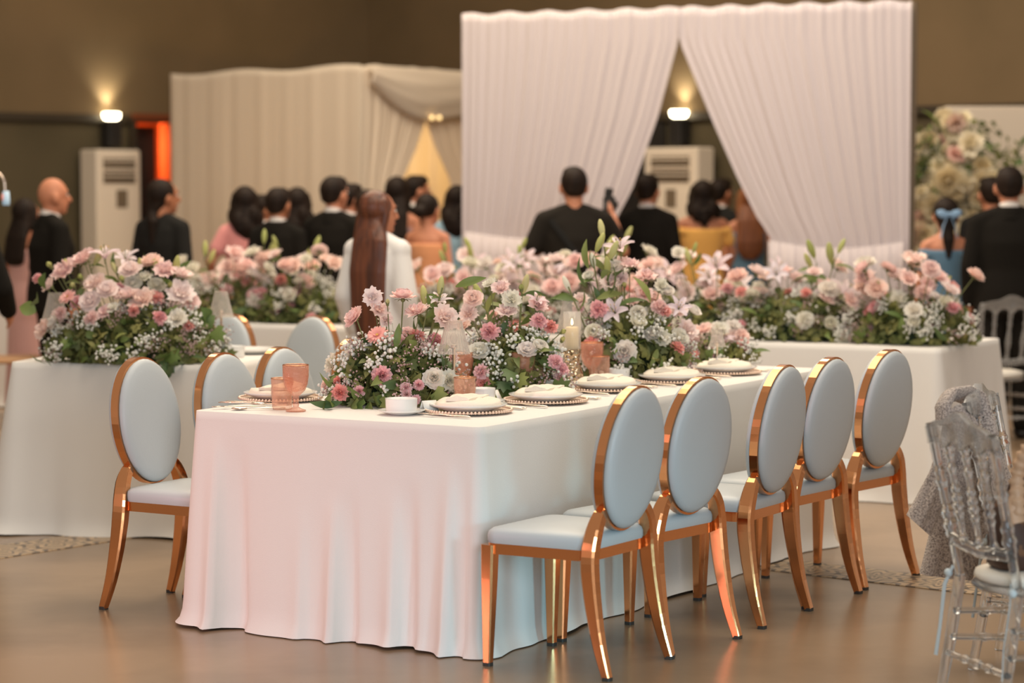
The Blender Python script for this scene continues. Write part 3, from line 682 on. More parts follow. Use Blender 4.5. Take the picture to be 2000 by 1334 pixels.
# ------------------------------------------------------------------ jacket over the second acrylic chair, handbag on the first
def cloth_slab(name, m, parent, left, right, thick, n=14, seed=0, wob=0.012, off=(0, 0, 0)):
    """A hanging sheet given by two edge polylines (world points), padded to a thickness and wrinkled."""
    rr = random.Random(seed); ph = [rr.uniform(0, 6) for _ in range(4)]
    def samp(pl, t):
        k = t * (len(pl) - 1); i = min(int(k), len(pl) - 2); return Vector(pl[i]).lerp(Vector(pl[i + 1]), k - i)
    rows = []
    for i in range(25):
        t = i / 24; a, b = samp(left, t), samp(right, t); d = (b - a); nrm = Vector((d.y, -d.x, 0)).normalized()
        if nrm.y > 0: nrm = -nrm
        row = []
        for side in (1, -1):
            js = range(n + 1) if side == 1 else range(n - 1, 0, -1)
            for j in js:
                u = j / n; prof = math.sqrt(max(0, 1 - (2 * u - 1) ** 2)) ** 0.7
                wv = wob * (math.sin(9 * u + ph[0] + 3 * t) + 0.6 * math.sin(17 * u + ph[1] - 4 * t))
                row.append(a.lerp(b, u) + nrm * (side * thick * 0.5 * prof + wv * (1 if side == 1 else 0.8)))
        rows.append(row)
    mb = MB().grid(rows, True); mb.cap(rows[0], True); mb.cap(rows[-1])
    o = mb.build(name, m, parent)
    if parent: o.matrix_parent_inverse = Matrix.Translation(-parent.location)
    return o
jc = at(1880, 1000, 8.1); jroot = tag(empty('jacket', (jc.x, jc.y, 0)), 'grey tweed jacket draped over the back of an acrylic chair', 'jacket')
Yj = 8.12
J = lambda px, py, dy=0.0: at(px, py, Yj + dy)
cloth_slab('body', M['tweed'], jroot, [J(1848, 815), J(1832, 900), J(1826, 1010), J(1800, 1122)], [J(1940, 870, 0.1), J(1946, 940, 0.12), J(1946, 1040, 0.12), J(1900, 1130, 0.08)], 0.12, seed=2)
cloth_slab('sleeve', M['tweed'], jroot, [J(1843, 832, -0.03), J(1815, 920, -0.06), J(1771, 1006, -0.08)], [J(1880, 850, -0.03), J(1862, 930, -0.06), J(1818, 1048, -0.08)], 0.07, seed=3, wob=0.006)
cloth_slab('sleeve', M['tweed'], jroot, [J(1925, 860, 0.1), J(1940, 930, 0.14), J(1948, 1000, 0.16)], [J(1955, 872, 0.1), J(1975, 930, 0.14), J(1985, 1010, 0.16)], 0.06, seed=4, wob=0.006)
# collar: a rolled loop round the neck opening
mb = MB(); pts = [J(1843, 830, -0.05), J(1842, 792, -0.04), J(1853, 772, 0), J(1880, 768, 0.06), J(1903, 778, 0.1), J(1916, 815, 0.1), J(1930, 868, 0.06)]
sm = []
for i in range(len(pts) - 1):
    for k in range(5): sm.append(pts[i].lerp(pts[i + 1], k / 5))
mb.tube(sm, [(0.045, 0.02)] * len(sm), 12, up=(0.3, -0.9, 0.1)); o = mb.build('collar', M['tweed'], jroot); o.matrix_parent_inverse = Matrix.Translation(-jroot.location)
mb = MB(); pts = [J(1856, 800, -0.07), J(1880, 830, -0.08), J(1908, 868, -0.05), J(1918, 905, -0.03)]
mb.tube(pts, [(0.04, 0.012), (0.05, 0.014), (0.04, 0.012), (0.012, 0.008)], 10, up=(0.6, -0.4, 0.6)); o = mb.build('lapel', M['tweed'], jroot); o.matrix_parent_inverse = Matrix.Translation(-jroot.location)
for q in (J(1926, 895, -0.02), J(1929, 930, -0.02)):
    o = MB().ball(q, (0.009, 0.006, 0.009), 8, 6).build('button', M['silver'], jroot); o.matrix_parent_inverse = Matrix.Translation(-jroot.location)
# handbag
bz = 0.476; bx, by = gA[0] - 0.02, gA[1] + 0.0
bag = tag(empty('handbag', (bx, by, bz), 0.25), 'dark brown patterned handbag with a top handle on the near acrylic chair', 'handbag')
mb = MB(); rings = []
for z, hw, hd in ((0.0, 0.128, 0.072), (0.012, 0.138, 0.078), (0.1, 0.138, 0.07), (0.18, 0.128, 0.05), (0.215, 0.118, 0.03), (0.222, 0.11, 0.018)):
    rings.append([Vector((hw * (abs(math.cos(a)) ** 0.4) * (1 if math.cos(a) > 0 else -1), hd * (abs(math.sin(a)) ** 0.5) * (1 if math.sin(a) > 0 else -1), z)) for a in [2 * PI * j / 36 for j in range(36)]])
mb.grid(rings, True); mb.cap(rings[0], True); mb.cap(rings[-1]); mb.build('body', M['bag'], bag)
for sy in (-1, 1):
    pts = [(-0.075 * math.cos(PI * k / 12), sy * 0.03, 0.19 + 0.11 * math.sin(PI * k / 12)) for k in range(13)]
    MB().tube(pts, 0.008, 8).build('handle', M['bag'], bag)
MB().tube([(-0.13, -0.064, 0.03), (0.13, -0.064, 0.03)], (0.012, 0.004) and 0.008, 8).build('base_trim', M['shoe'], bag)
MB().box((-0.05, -0.072, 0.15), (0.022, 0.006, 0.03), bev=0.002).build('clasp', M['gold'], bag, False)
# ruffled scrunchie lying over the bag
sc_ = tag(empty('scarf', (bx + 0.02, by - 0.03, bz + 0.2)), 'ruffled beige satin scarf looped above the brown handbag', 'scarf')
mb = MB(); path = []; rad = []
for k in range(61):
    a = PI * (-0.12 + 1.2 * k / 60); path.append((-0.085 * math.cos(a), -0.02 + 0.01 * math.sin(5 * a), 0.03 + 0.17 * math.sin(a))); rad.append(0.022 + 0.006 * math.sin(k * 2.3))
mb.tube(path, rad, 12); mb.build('loop', M['beige'], sc_)
mb = MB().tube([(-0.08, -0.02, 0.05), (-0.095, -0.03, -0.02), (-0.085, -0.04, -0.06)], [(0.02, 0.012), (0.026, 0.014), (0.03, 0.012)], 10); mb.build('tail', M['beige'], sc_)

# ------------------------------------------------------------------ table settings
def lathe_thing(name, prof, m, loc, label, cat, group, n=32, flute=None):
    o = MB().lathe(prof, n, flute=flute).build(name, m, None); o.location = loc; return tag(o, label, cat, group)
def mesh_proto(name, prof, m, n=32, flute=None): return MB().lathe(prof, n, flute=flute).mesh(name, m)
PM = {}
PM['charger'] = mesh_proto('charger', [(0.0, 0.0), (0.10, 0.0), (0.115, 0.004), (0.158, 0.008), (0.160, 0.011), (0.115, 0.008), (0.0, 0.006)], M['charger'], 48)
b = MB()
for k in range(72): a = 2 * PI * k / 72; b.ball((0.158 * math.cos(a), 0.158 * math.sin(a), 0.012), 0.0058, 6, 4)
PM['beads'] = b.mesh('beaded_rim', M['bead'])
PM['plate'] = mesh_proto('plate', [(0.0, 0.0), (0.085, 0.0), (0.095, 0.004), (0.130, 0.016), (0.141, 0.022), (0.142, 0.026), (0.128, 0.024), (0.095, 0.012), (0.0, 0.009)], M['porcelain'], 48)
def napkin_mesh():                                     # a soft pouch-folded napkin that covers the plate, with a loose flap on top
    b = MB(); rows = []; n = 40
    for q, z in ((0.86, 0.014), (0.96, 0.015), (1.0, 0.022), (0.985, 0.031), (0.93, 0.037), (0.8, 0.041), (0.6, 0.043), (0.35, 0.044), (0.1, 0.044)):
        rows.append([Vector((0.138 * q * math.cos(2 * PI * j / n) * (1 + 0.02 * math.sin(6 * PI * j / n)), 0.120 * q * math.sin(2 * PI * j / n), z + (0.004 * math.sin(3 * 2 * PI * j / n + 9 * q) if 0.2 < q < 0.95 and z > 0.03 else 0))) for j in range(n)])
    b.grid(rows, True); b.cap(rows[-1]); b.cap(rows[0], True)
    flap = [[Vector((-0.11 + 0.2 * u, -0.07 + 0.13 * v * (1 - 0.35 * u), 0.048 + 0.009 * math.sin(PI * v) * (0.4 + u) + 0.002 * math.sin(15 * v + 7 * u))) for v in [j / 10 for j in range(11)]] for u in [i / 12 for i in range(13)]]
    low = [[Vector((p.x, p.y, 0.040)) for p in r] for r in flap]
    b.grid(flap)
    for e1, e2 in ((flap[0], low[0]), (flap[-1], low[-1]), ([r[0] for r in flap], [r[0] for r in low]), ([r[-1] for r in flap], [r[-1] for r in low])): b.grid([e1, e2])
    return b.mesh('napkin', M['napkin'])
PM['napkin'] = napkin_mesh()
gob = [(0.0, 0.0), (0.036, 0.0), (0.037, 0.004), (0.022, 0.009), (0.010, 0.016), (0.012, 0.026), (0.0085, 0.036), (0.013, 0.046), (0.010, 0.054), (0.020, 0.062), (0.035, 0.078), (0.044, 0.100), (0.048, 0.130), (0.0485, 0.170), (0.0465, 0.170), (0.046, 0.130), (0.041, 0.100), (0.030, 0.079), (0.0, 0.069)]
PM['goblet'] = mesh_proto('goblet', gob, M['rose_glass'], 40)
PM['goblet_rim'] = MB().tube([(0.0475 * math.cos(2 * PI * k / 40), 0.0475 * math.sin(2 * PI * k / 40), 0.170) for k in range(41)], 0.0014, 6, False).mesh('rim', M['gold'])
def flu(a, z): return 1 + 0.035 * math.sin(7 * a + 60 * z) + 0.025 * math.sin(11 * a - 90 * z)
tum = [(0.0, 0.0), (0.034, 0.0), (0.036, 0.004)] + [(0.036 + 0.005 * k / 8, 0.006 + 0.108 * k / 8) for k in range(1, 9)] + [(0.0395, 0.114)] + [(0.0385 - 0.005 * k / 4, 0.114 - 0.10 * k / 4) for k in range(1, 5)] + [(0.0, 0.013)]
PM['tumbler'] = mesh_proto('tumbler', tum, M['rose_tumbler'], 56, flu)
PM['tumbler_rim'] = MB().tube([(0.041 * math.cos(2 * PI * k / 40), 0.041 * math.sin(2 * PI * k / 40), 0.1145) for k in range(41)], 0.0013, 6, False).mesh('rim', M['gold'])
PM['cup'] = mesh_proto('cup', [(0.0, 0.0), (0.043, 0.0), (0.046, 0.004), (0.048, 0.052), (0.0485, 0.055), (0.046, 0.055), (0.044, 0.008), (0.0, 0.006)], M['porcelain'], 40)
PM['cup_handle'] = MB().tube([(0.046, 0, 0.044), (0.064, 0, 0.046), (0.068, 0, 0.03), (0.060, 0, 0.016), (0.046, 0, 0.014)], 0.0045, 8).mesh('handle', M['porcelain'])
PM['saucer'] = mesh_proto('saucer', [(0.0, 0.0), (0.045, 0.0), (0.05, 0.003), (0.075, 0.010), (0.086, 0.015), (0.086, 0.017), (0.072, 0.013), (0.05, 0.007), (0.0, 0.006)], M['porcelain'], 40)
def cut(kind):
    b = MB()
    b.tube([(0, -0.10, 0.004), (0, -0.09, 0.006), (0, -0.03, 0.006), (0, 0.02, 0.009), (0, 0.045, 0.008)], [(0.002, 0.006), (0.003, 0.009), (0.003, 0.006), (0.002, 0.004), (0.002, 0.005)], 8, up=(0, 0, 1))
    if kind == 'spoon': b.ball((0, 0.07, 0.006), (0.018, 0.031, 0.006), 12, 6)
    if kind == 'knife': b.box((0.001, 0.09, 0.006), (0.015, 0.105, 0.003), bev=0.001)
    if kind == 'fork':
        b.box((0, 0.055, 0.008), (0.022, 0.02, 0.003), bev=0.001)
        for k in (-1.5, -0.5, 0.5, 1.5): b.box((k * 0.0058, 0.083, 0.009), (0.0026, 0.045, 0.002))
    return b.mesh(kind, M['silver'])
for k in ('spoon', 'knife', 'fork'): PM[k] = cut(k)
def card_mesh():
    b = MB(); b.box((0, 0.012, 0.022), (0.06, 0.0012, 0.05), Matrix.Rotation(0.45, 3, 'X')); b.box((0, -0.012, 0.022), (0.06, 0.0012, 0.05), Matrix.Rotation(-0.45, 3, 'X')); return b.mesh('place_card', M['paper'])
PM['card'] = card_mesh()
TT = TH + 0.0012
def put(kind, name, xyz, rz, label, cat, group=None, parts=()):
    o = link(name, PM[kind]); o.location = xyz; o.rotation_euler = (0, 0, rz); tag(o, label, cat, group)
    for pn_, pm in parts: link(pn_, PM[pm], o)
    return o
RU = math.atan2(U1.y, U1.x)
def setting(P, out, where, gobp, tump, cupp, cardp=None, full=True):
    """P plate centre, out = direction from the table towards its chair."""
    rz = math.atan2(-out.x, out.y); x, y = P.x, P.y
    put('charger', 'charger_plate', (x, y, TT), rz, 'beaded rose-gold charger under the white plate ' + where, 'plate', 'beaded chargers on the long table', (('beaded_rim', 'beads'),))
    put('plate', 'dinner_plate', (x, y, TT + 0.0085), rz, 'white dinner plate on a beaded charger ' + where, 'plate', 'white plates on the long table')
    put('napkin', 'napkin', (x, y, TT + 0.0085), rz + 0.4, 'folded cream napkin on the white plate ' + where, 'napkin', 'folded napkins on the plates')
    side = Vector((-out.y, out.x, 0))
    for kind, k, dd in (('knife', 0.192, 0.02), ('spoon', 0.222, 0.02), ('fork', -0.19, 0.02)):
        q = P + side * k + out * dd
        put(kind, kind, (q.x, q.y, TT + 0.001), rz + PI + R.uniform(-0.12, 0.12), 'champagne-coloured %s beside the white plate %s' % (kind, where), 'cutlery', 'cutlery at the place settings')
    if gobp: put('goblet', 'goblet', (gobp.x, gobp.y, TT), 0, 'rose-tinted stemmed goblet ' + where, 'goblet', 'rose goblets on the long table', (('rim', 'goblet_rim'),))
    if tump: put('tumbler', 'tumbler', (tump.x, tump.y, TT), R.random() * 3, 'rippled rose-gold glass tumbler ' + where, 'glass', 'rippled tumblers on the long table', (('rim', 'tumbler_rim'),))
    if cupp:
        put('saucer', 'saucer', (cupp.x, cupp.y, TT), 0, 'small white saucer under the cup ' + where, 'saucer', 'saucers on the long table')
        put('cup', 'cup', (cupp.x, cupp.y, TT + 0.006), 1.7, 'straight-sided white cup ' + where, 'cup', 'white cups on the long table', (('handle', 'cup_handle'),))
    if cardp: put('card', 'place_card', (cardp.x, cardp.y, TT), RU + 0.3, 'small folded white name card ' + where, 'card', 'name cards on the long table')
OUT = -V1
G = lambda px, py: gp(px, py, TT)
W = ['at the setting by the nearest pleated glass lamp', 'at the second setting, left of the corner chair', 'at the third setting, just past the lit candle', 'at the fourth setting, between two near chair backs', 'at the last setting, near the far table end']
setting(G(915, 806), OUT, W[0], G(901, 772), G(908, 797), G(943, 789), G(968, 785))
setting(G(1066, 786), OUT, W[1], G(1021, 772), G(1047, 770), G(1083, 770), G(1108, 764))
setting(G(1184, 763), OUT, W[2], G(1156, 748), G(1172, 749), G(1208, 748), G(1236, 742))
setting(G(1312, 747), OUT, W[3], G(1277, 732), G(1285, 736), G(1322, 731))
setting(G(1415, 730), OUT, W[4], None, None, None)
setting(G(548, 782), V1, 'at the left-hand setting on the near table end', G(578, 803), G(551, 799), None)
cw = 'in front of the nearest flower arrangement, at the table edge'
P = G(784, 809); put('saucer', 'saucer', (P.x, P.y, TT), 0, 'white saucer ' + cw, 'saucer', 'saucers on the long table')
c_ = put('cup', 'cup', (P.x, P.y, TT + 0.006), 1.7, 'white cup ' + cw, 'cup', 'white cups on the long table', (('handle', 'cup_handle'),)); c_.scale = (1.22, 1.22, 0.95)
P = G(838, 806); nk = put('card', 'place_card', (P.x, P.y, TT), 0.6, 'folded white name card between the front cup and the nearest plate', 'card', 'name cards on the long table')
P = G(468, 797); put('fork', 'fork', (P.x, P.y, TT), 2.0, 'champagne-coloured fork lying at the left corner of the long table', 'cutlery', 'cutlery at the place settings')
P = G(505, 800); put('spoon', 'spoon', (P.x, P.y, TT), 1.75, 'champagne-coloured spoon pointing at the left table corner', 'cutlery', 'cutlery at the place settings')
# the left table's small setting
P = gp(492, 690, TT); put('plate', 'dinner_plate', (P.x, P.y, TT), 0, 'blurred white plate on the left table beside its little lamp', 'plate')
P = gp(478, 693, TT); put('cup', 'cup', (P.x - 0.03, P.y - 0.16, TT), 2, 'blurred white cup on the left table beside its plate', 'cup', None, (('handle', 'cup_handle'),))

# ------------------------------------------------------------------ little lamps with pleated glass shades
def pleat(a, z): return 1 + 0.028 * math.cos(26 * a)
sh = MB().lathe([(0.030, 0.318), (0.034, 0.300), (0.042, 0.262), (0.054, 0.215), (0.062, 0.193), (0.0605, 0.193), (0.052, 0.215), (0.0405, 0.262), (0.032, 0.300), (0.028, 0.316)], 156, flute=pleat).mesh('lamp_shade', M['shade_glass'])
def little_lamp(P, label, s=1.0):
    root = tag(empty('table_lamp', (P.x, P.y, TT)), label, 'lamp', 'little pleated-glass lamps on the tables'); root.scale = (s, s, s)
    MB().lathe([(0.0, 0.0), (0.042, 0.0), (0.044, 0.005), (0.02, 0.012), (0.006, 0.018), (0.006, 0.21), (0.012, 0.215), (0.012, 0.225), (0.0, 0.226)], 20).build('base', M['silver'], root)
    link('lamp_shade', sh, root)
    MB().ball((0, 0, 0.25), (0.014, 0.014, 0.022), 10, 8).build('bulb', M['glass'], root)
    return root
little_lamp(G(904, 797) + U1 * 0.10 + V1 * 0.10, 'small lamp with a pleated clear glass shade beside the nearest flowers')
little_lamp(gp(420, 706, TT) + Vector((0, 0.25, 0)), 'small blurred lamp on the left table by the drooping leaves')
little_lamp(gp(85, 712, TT) + Vector((0, 0.3, 0)), 'small blurred lamp at the left end of the left table flowers')
little_lamp(G(1112, 745) + U1 * 0.12 + V1 * 0.06, 'small pleated glass lamp just behind the lit candle', 1.05)
little_lamp(G(1503, 735) + V1 * 0.25, 'small glass lamp at the far end of the long table', 0.62)
# candle holder of mercury glass with a lit pillar candle under a glass sleeve
P = G(1117, 753)
cd = tag(empty('candle_holder', (P.x, P.y, TT)), 'hammered metallic candle holder with a glass chimney between the second and third flowers', 'candle holder')
MB().lathe([(0.0, 0), (0.050, 0), (0.052, 0.01), (0.047, 0.05), (0.034, 0.09), (0.031, 0.11), (0.036, 0.13), (0.041, 0.150), (0.0, 0.150)], 32).build('base', M['mercury'], cd)
MB().lathe([(0.034, 0.151), (0.037, 0.155), (0.037, 0.305), (0.0355, 0.305), (0.0355, 0.155), (0.034, 0.153)], 32).build('glass_chimney', M['glass'], cd)
ca_ = MB().lathe([(0.0, 0), (0.028, 0), (0.028, 0.088), (0.024, 0.092), (0.0, 0.09)], 24).build('candle', M['wax'], None); ca_.location = (P.x, P.y, TT + 0.151)
tag(ca_, 'lit cream pillar candle inside a glass chimney on the metallic holder', 'candle')
MB().tube([(0, 0, 0.09), (0.001, 0, 0.1)], 0.001, 6).build('wick', M['black'], ca_)
MB().lathe([(0.0, 0.098), (0.004, 0.103), (0.005, 0.109), (0.003, 0.119), (0.0, 0.128)], 12).build('flame', M['flame'], ca_)
# ------------------------------------------------------------------ flowers
def petal(mb, az, p0, p1, L, Wd, cup, ruf=0.0, r0=0.002, z0=0.0, nu=4, nv=4, rng=R, tip=0.75, notch=0.0):
    e = Vector((math.cos(az), math.sin(az), 0)); tg = Vector((-e.y, e.x, 0)); Z = Vector((0, 0, 1))
    r, z = r0, z0; rows = []; ph = rng.uniform(0, 6.28); fr = rng.uniform(4, 7)
    for i in range(nu + 1):
        t = i / nu; phi = p0 + (p1 - p0) * t
        if i: r += math.sin(phi) * L / nu; z += math.cos(phi) * L / nu
        nrm = e * (-math.cos(phi)) + Z * math.sin(phi)
        wdt = Wd * (math.sin(PI * (0.10 + tip * t)) ** 0.8)
        row = []
        for j in range(nv + 1):
            s = 2 * j / nv - 1
            q = e * r + Z * z + tg * (s * wdt) + nrm * (cup * s * s * (0.5 + 0.5 * t) + ruf * t * t * math.sin(fr * s + ph))
            if i == nu: q += (e * math.sin(phi) + Z * math.cos(phi)) * (-notch * L * s * s + ruf * 0.8 * math.sin(fr * 1.7 * s + ph))
            row.append(q)
        rows.append(row)
    mb.grid(rows)
def sepals(mb, k=5, L=0.03, z0=-0.004, droop=1.9):
    mb.mi = 1
    for i in range(k): petal(mb, 2 * PI * i / k + 0.3, 1.1, droop, L, 0.0045, 0.002, 0, 0.004, z0, 3, 2, tip=0.85)
    mb.ball((0, 0, z0), (0.009, 0.009, 0.009), 8, 5); mb.mi = 0
HEAD = {}
def variants(kind, n, fn, mats):
    HEAD[kind] = []
    for k in range(n):
        mb = MB(); fn(mb, random.Random(hash_s(kind) + k)); HEAD[kind].append(mb.mesh(kind, mats))
def hash_s(s): return sum(ord(c) * (i + 3) for i, c in enumerate(s))
def f_rose(mb, r):                                    # layered garden rose about 0.09 across
    for n, p0, p1, L, Wd, cup in ((3, 0.0, -0.15, 0.030, 0.011, 0.006), (4, 0.15, 0.05, 0.033, 0.014, 0.008), (5, 0.45, 0.15, 0.037, 0.019, 0.009), (5, 0.85, 0.5, 0.041, 0.023, 0.008), (6, 1.2, 0.95, 0.045, 0.026, 0.006), (6, 1.45, 1.35, 0.048, 0.027, 0.003)):
        o = r.uniform(0, 6.28)
        for i in range(n): petal(mb, o + 2 * PI * i / n + r.uniform(-0.15, 0.15), p0, p1, L * r.uniform(0.92, 1.08), Wd, cup, 0.003, 0.003, 0.002, 4, 4, r, 0.68)
    sepals(mb)
def f_liz(mb, r):                                     # ruffled open lisianthus
    for n, p0, p1, L, Wd, cup in ((4, 0.1, 0.2, 0.034, 0.016, 0.006), (5, 0.4, 0.6, 0.042, 0.023, 0.005), (6, 0.8, 1.25, 0.050, 0.027, 0.002)):
        o = r.uniform(0, 6.28)
        for i in range(n): petal(mb, o + 2 * PI * i / n + r.uniform(-0.2, 0.2), p0, p1 + r.uniform(-0.15, 0.25), L * r.uniform(0.9, 1.1), Wd, cup, 0.007, 0.003, 0.0, 4, 5, r, 0.62)
    sepals(mb)
def f_carn(mb, r):                                    # full carnation
    for n, p0, p1, L in ((5, 0.05, 0.1, 0.032), (7, 0.3, 0.4, 0.034), (8, 0.6, 0.8, 0.035), (9, 0.95, 1.2, 0.036), (9, 1.25, 1.7, 0.036)):
        o = r.uniform(0, 6.28)
        for i in range(n): petal(mb, o + 2 * PI * i / n + r.uniform(-0.2, 0.2), p0, p1 + r.uniform(-0.2, 0.2), L * r.uniform(0.85, 1.1), 0.014, 0.001, 0.006, 0.002, 0.0, 3, 4, r, 0.5)
    mb.mi = 1; mb.lathe([(0.002, -0.03), (0.007, -0.024), (0.009, 0.0), (0.006, 0.004)], 8); mb.mi = 0
def f_gerb(mb, r):
    for n, p0, p1, L, z in ((20, 1.30, 1.62, 0.046, 0.0), (18, 1.05, 1.40, 0.036, 0.003), (16, 0.6, 0.9, 0.016, 0.004)):
        for i in range(n): petal(mb, 2 * PI * (i + r.uniform(-0.2, 0.2)) / n + n, p0, p1 + r.uniform(-0.12, 0.15), L * r.uniform(0.93, 1.05), 0.0062, 0.001, 0.0, 0.004, z, 3, 2, r, 0.72)
    mb.mi = 2; mb.ball((0, 0, 0.004), (0.009, 0.009, 0.005), 10, 5); mb.mi = 0; sepals(mb, 8, 0.014, -0.004, 1.2)
def f_lily(mb, r):
    for k in range(2):
        for i in range(3): petal(mb, 2 * PI * i / 3 + k * PI / 3, 0.35, 1.55 + r.uniform(0, 0.5), 0.095 if k else 0.10, 0.021 if k else 0.016, 0.008, 0.003, 0.004, -0.001 * k, 7, 4, r, 0.84)
    mb.mi = 1
    for i in range(6):
        a = 2 * PI * i / 6; d = Vector((math.cos(a) * 0.022, math.sin(a) * 0.022, 0.062)); mb.tube([(0, 0, 0.005), d], 0.001, 4, False)
    mb.tube([(0, 0, 0.005), (0.004, 0.003, 0.075)], [0.0016, 0.003], 5)
    mb.tube([(0, 0, -0.03), (0, 0, 0.004)], [0.003, 0.006], 6); mb.mi = 2
    for i in range(6):
        a = 2 * PI * i / 6; mb.ball((math.cos(a) * 0.022, math.sin(a) * 0.022, 0.063), (0.002, 0.006, 0.002), 6, 4)
    mb.mi = 0
def f_lbud(mb, r):                                    # long closed lily bud, base at the origin
    mb.lathe([(0.003, 0), (0.010, 0.012), (0.0165, 0.038), (0.017, 0.06), (0.012, 0.085), (0.006, 0.098), (0.0, 0.102)], 18, flute=lambda a, z: 1 + 0.08 * math.cos(3 * a + 0.4))
def f_bud(mb, r):                                     # small round bud of lisianthus
    for i in range(5): petal(mb, 2 * PI * i / 5, 0.75, -0.35, 0.034, 0.012, 0.004, 0.0, 0.002, 0.0, 4, 2, r, 0.8)
    sepals(mb, 5, 0.018, 0.0, 0.3)
def f_ran(mb, r):                                     # rounded white ranunculus with a green heart
    for n, p0, p1, L, Wd, cup in ((5, 0.4, -0.6, 0.020, 0.009, 0.004), (6, 0.7, -0.4, 0.029, 0.014, 0.006), (7, 0.95, -0.2, 0.036, 0.018, 0.007), (7, 1.2, 0.2, 0.040, 0.021, 0.006), (7, 1.4, 0.8, 0.042, 0.022, 0.003)):
        o = r.uniform(0, 6.28)
        for i in range(n): petal(mb, o + 2 * PI * i / n, p0, p1, L, Wd, cup, 0.001, 0.003, 0.0, 4, 4, r, 0.7)
    sepals(mb, 5, 0.016); mb.ball((0, 0, 0.014), 0.006, 8, 5)
variants('rose', 3, f_rose, [M['pet_pink'], M['stem']])
variants('lisianthus', 3, f_liz, [M['pet_pink'], M['stem']])
variants('carnation', 3, f_carn, [M['pet_carn'], M['stem']])
variants('coral_carnation', 2, f_carn, [M['pet_coral'], M['stem']])
variants('gerbera_daisy', 2, f_gerb, [M['pet_coral'], M['stem'], M['center']])
variants('white_rose', 2, f_rose, [M['pet_white'], M['stem']])
variants('white_lisianthus', 2, f_liz, [M['pet_white'], M['stem']])
variants('ranunculus', 2, f_ran, [M['pet_white'], M['stem']])
variants('lily', 3, f_lily, [M['pet_lily'], M['stem'], M['center']])
variants('lily_bud', 1, f_lbud, [M['bud']])
variants('white_lily_bud', 1, f_lbud, [M['pet_white']])
variants('flower_bud', 2, f_bud, [M['bud'], M['stem']])
variants('cream_bloom', 3, f_rose, [M['pet_cream'], M['stem']])
variants('cream_lisianthus', 2, f_liz, [M['pet_cream'], M['stem']])
variants('pink_bloom', 2, f_liz, [M['pet_bloom'], M['stem']])
def leaf_mesh(kind):
    mb = MB()
    if kind == 'ivy':
        pts = [(0, 0), (0.02, -0.006), (0.030, 0.012), (0.018, 0.020), (0.022, 0.040), (0.009, 0.036), (0, 0.058), (-0.009, 0.036), (-0.022, 0.040), (-0.018, 0.020), (-0.030, 0.012), (-0.02, -0.006)]
        c = Vector((0, 0.02, 0.004)); vs = [c] + [Vector((x, y, -0.15 * abs(x) + 0.002 * math.sin(40 * y))) for x, y in pts]
        mb.add(vs, [(0, 1 + i, 1 + (i + 1) % 12) for i in range(12)])
    else:
        L, Wd = {'oval': (0.06, 0.016), 'long': (0.105, 0.015), 'round': (0.045, 0.021)}[kind]
        rows = []
        for i in range(7):
            t = i / 6; wd = Wd * math.sin(PI * min(1, 0.04 + 0.95 * t)) ** 0.9; zc_ = 0.10 * L * math.sin(t * 2.4) - 0.25 * L * t * t
            rows.append([Vector((-wd, L * t, zc_ + wd * 0.35)), Vector((0, L * t, zc_)), Vector((wd, L * t, zc_ + wd * 0.35))])
        mb.grid(rows)
    return mb
LEAF = {k: leaf_mesh(k).mesh('leaf', M['leaf']) for k in ('ivy', 'oval', 'long', 'round')}
LEAFMB = {k: leaf_mesh(k) for k in ('ivy', 'oval')}
su = MB()
su.tube([(0, 0, 0), (0.03, 0, 0.35), (0.035, 0.02, 0.7), (0, 0, 1)], 1.0, 6, False)
su = MB()
rows = []
for i in range(7):
    t = i / 6; rows.append([(0.0 + math.cos(2 * PI * j / 6), math.sin(2 * PI * j / 6), t) for j in range(6)])
STEM = su.grid(rows, True).mesh('stem', M['stem'])
TALLNESS = {'rose': 0.036, 'lisianthus': 0.034}
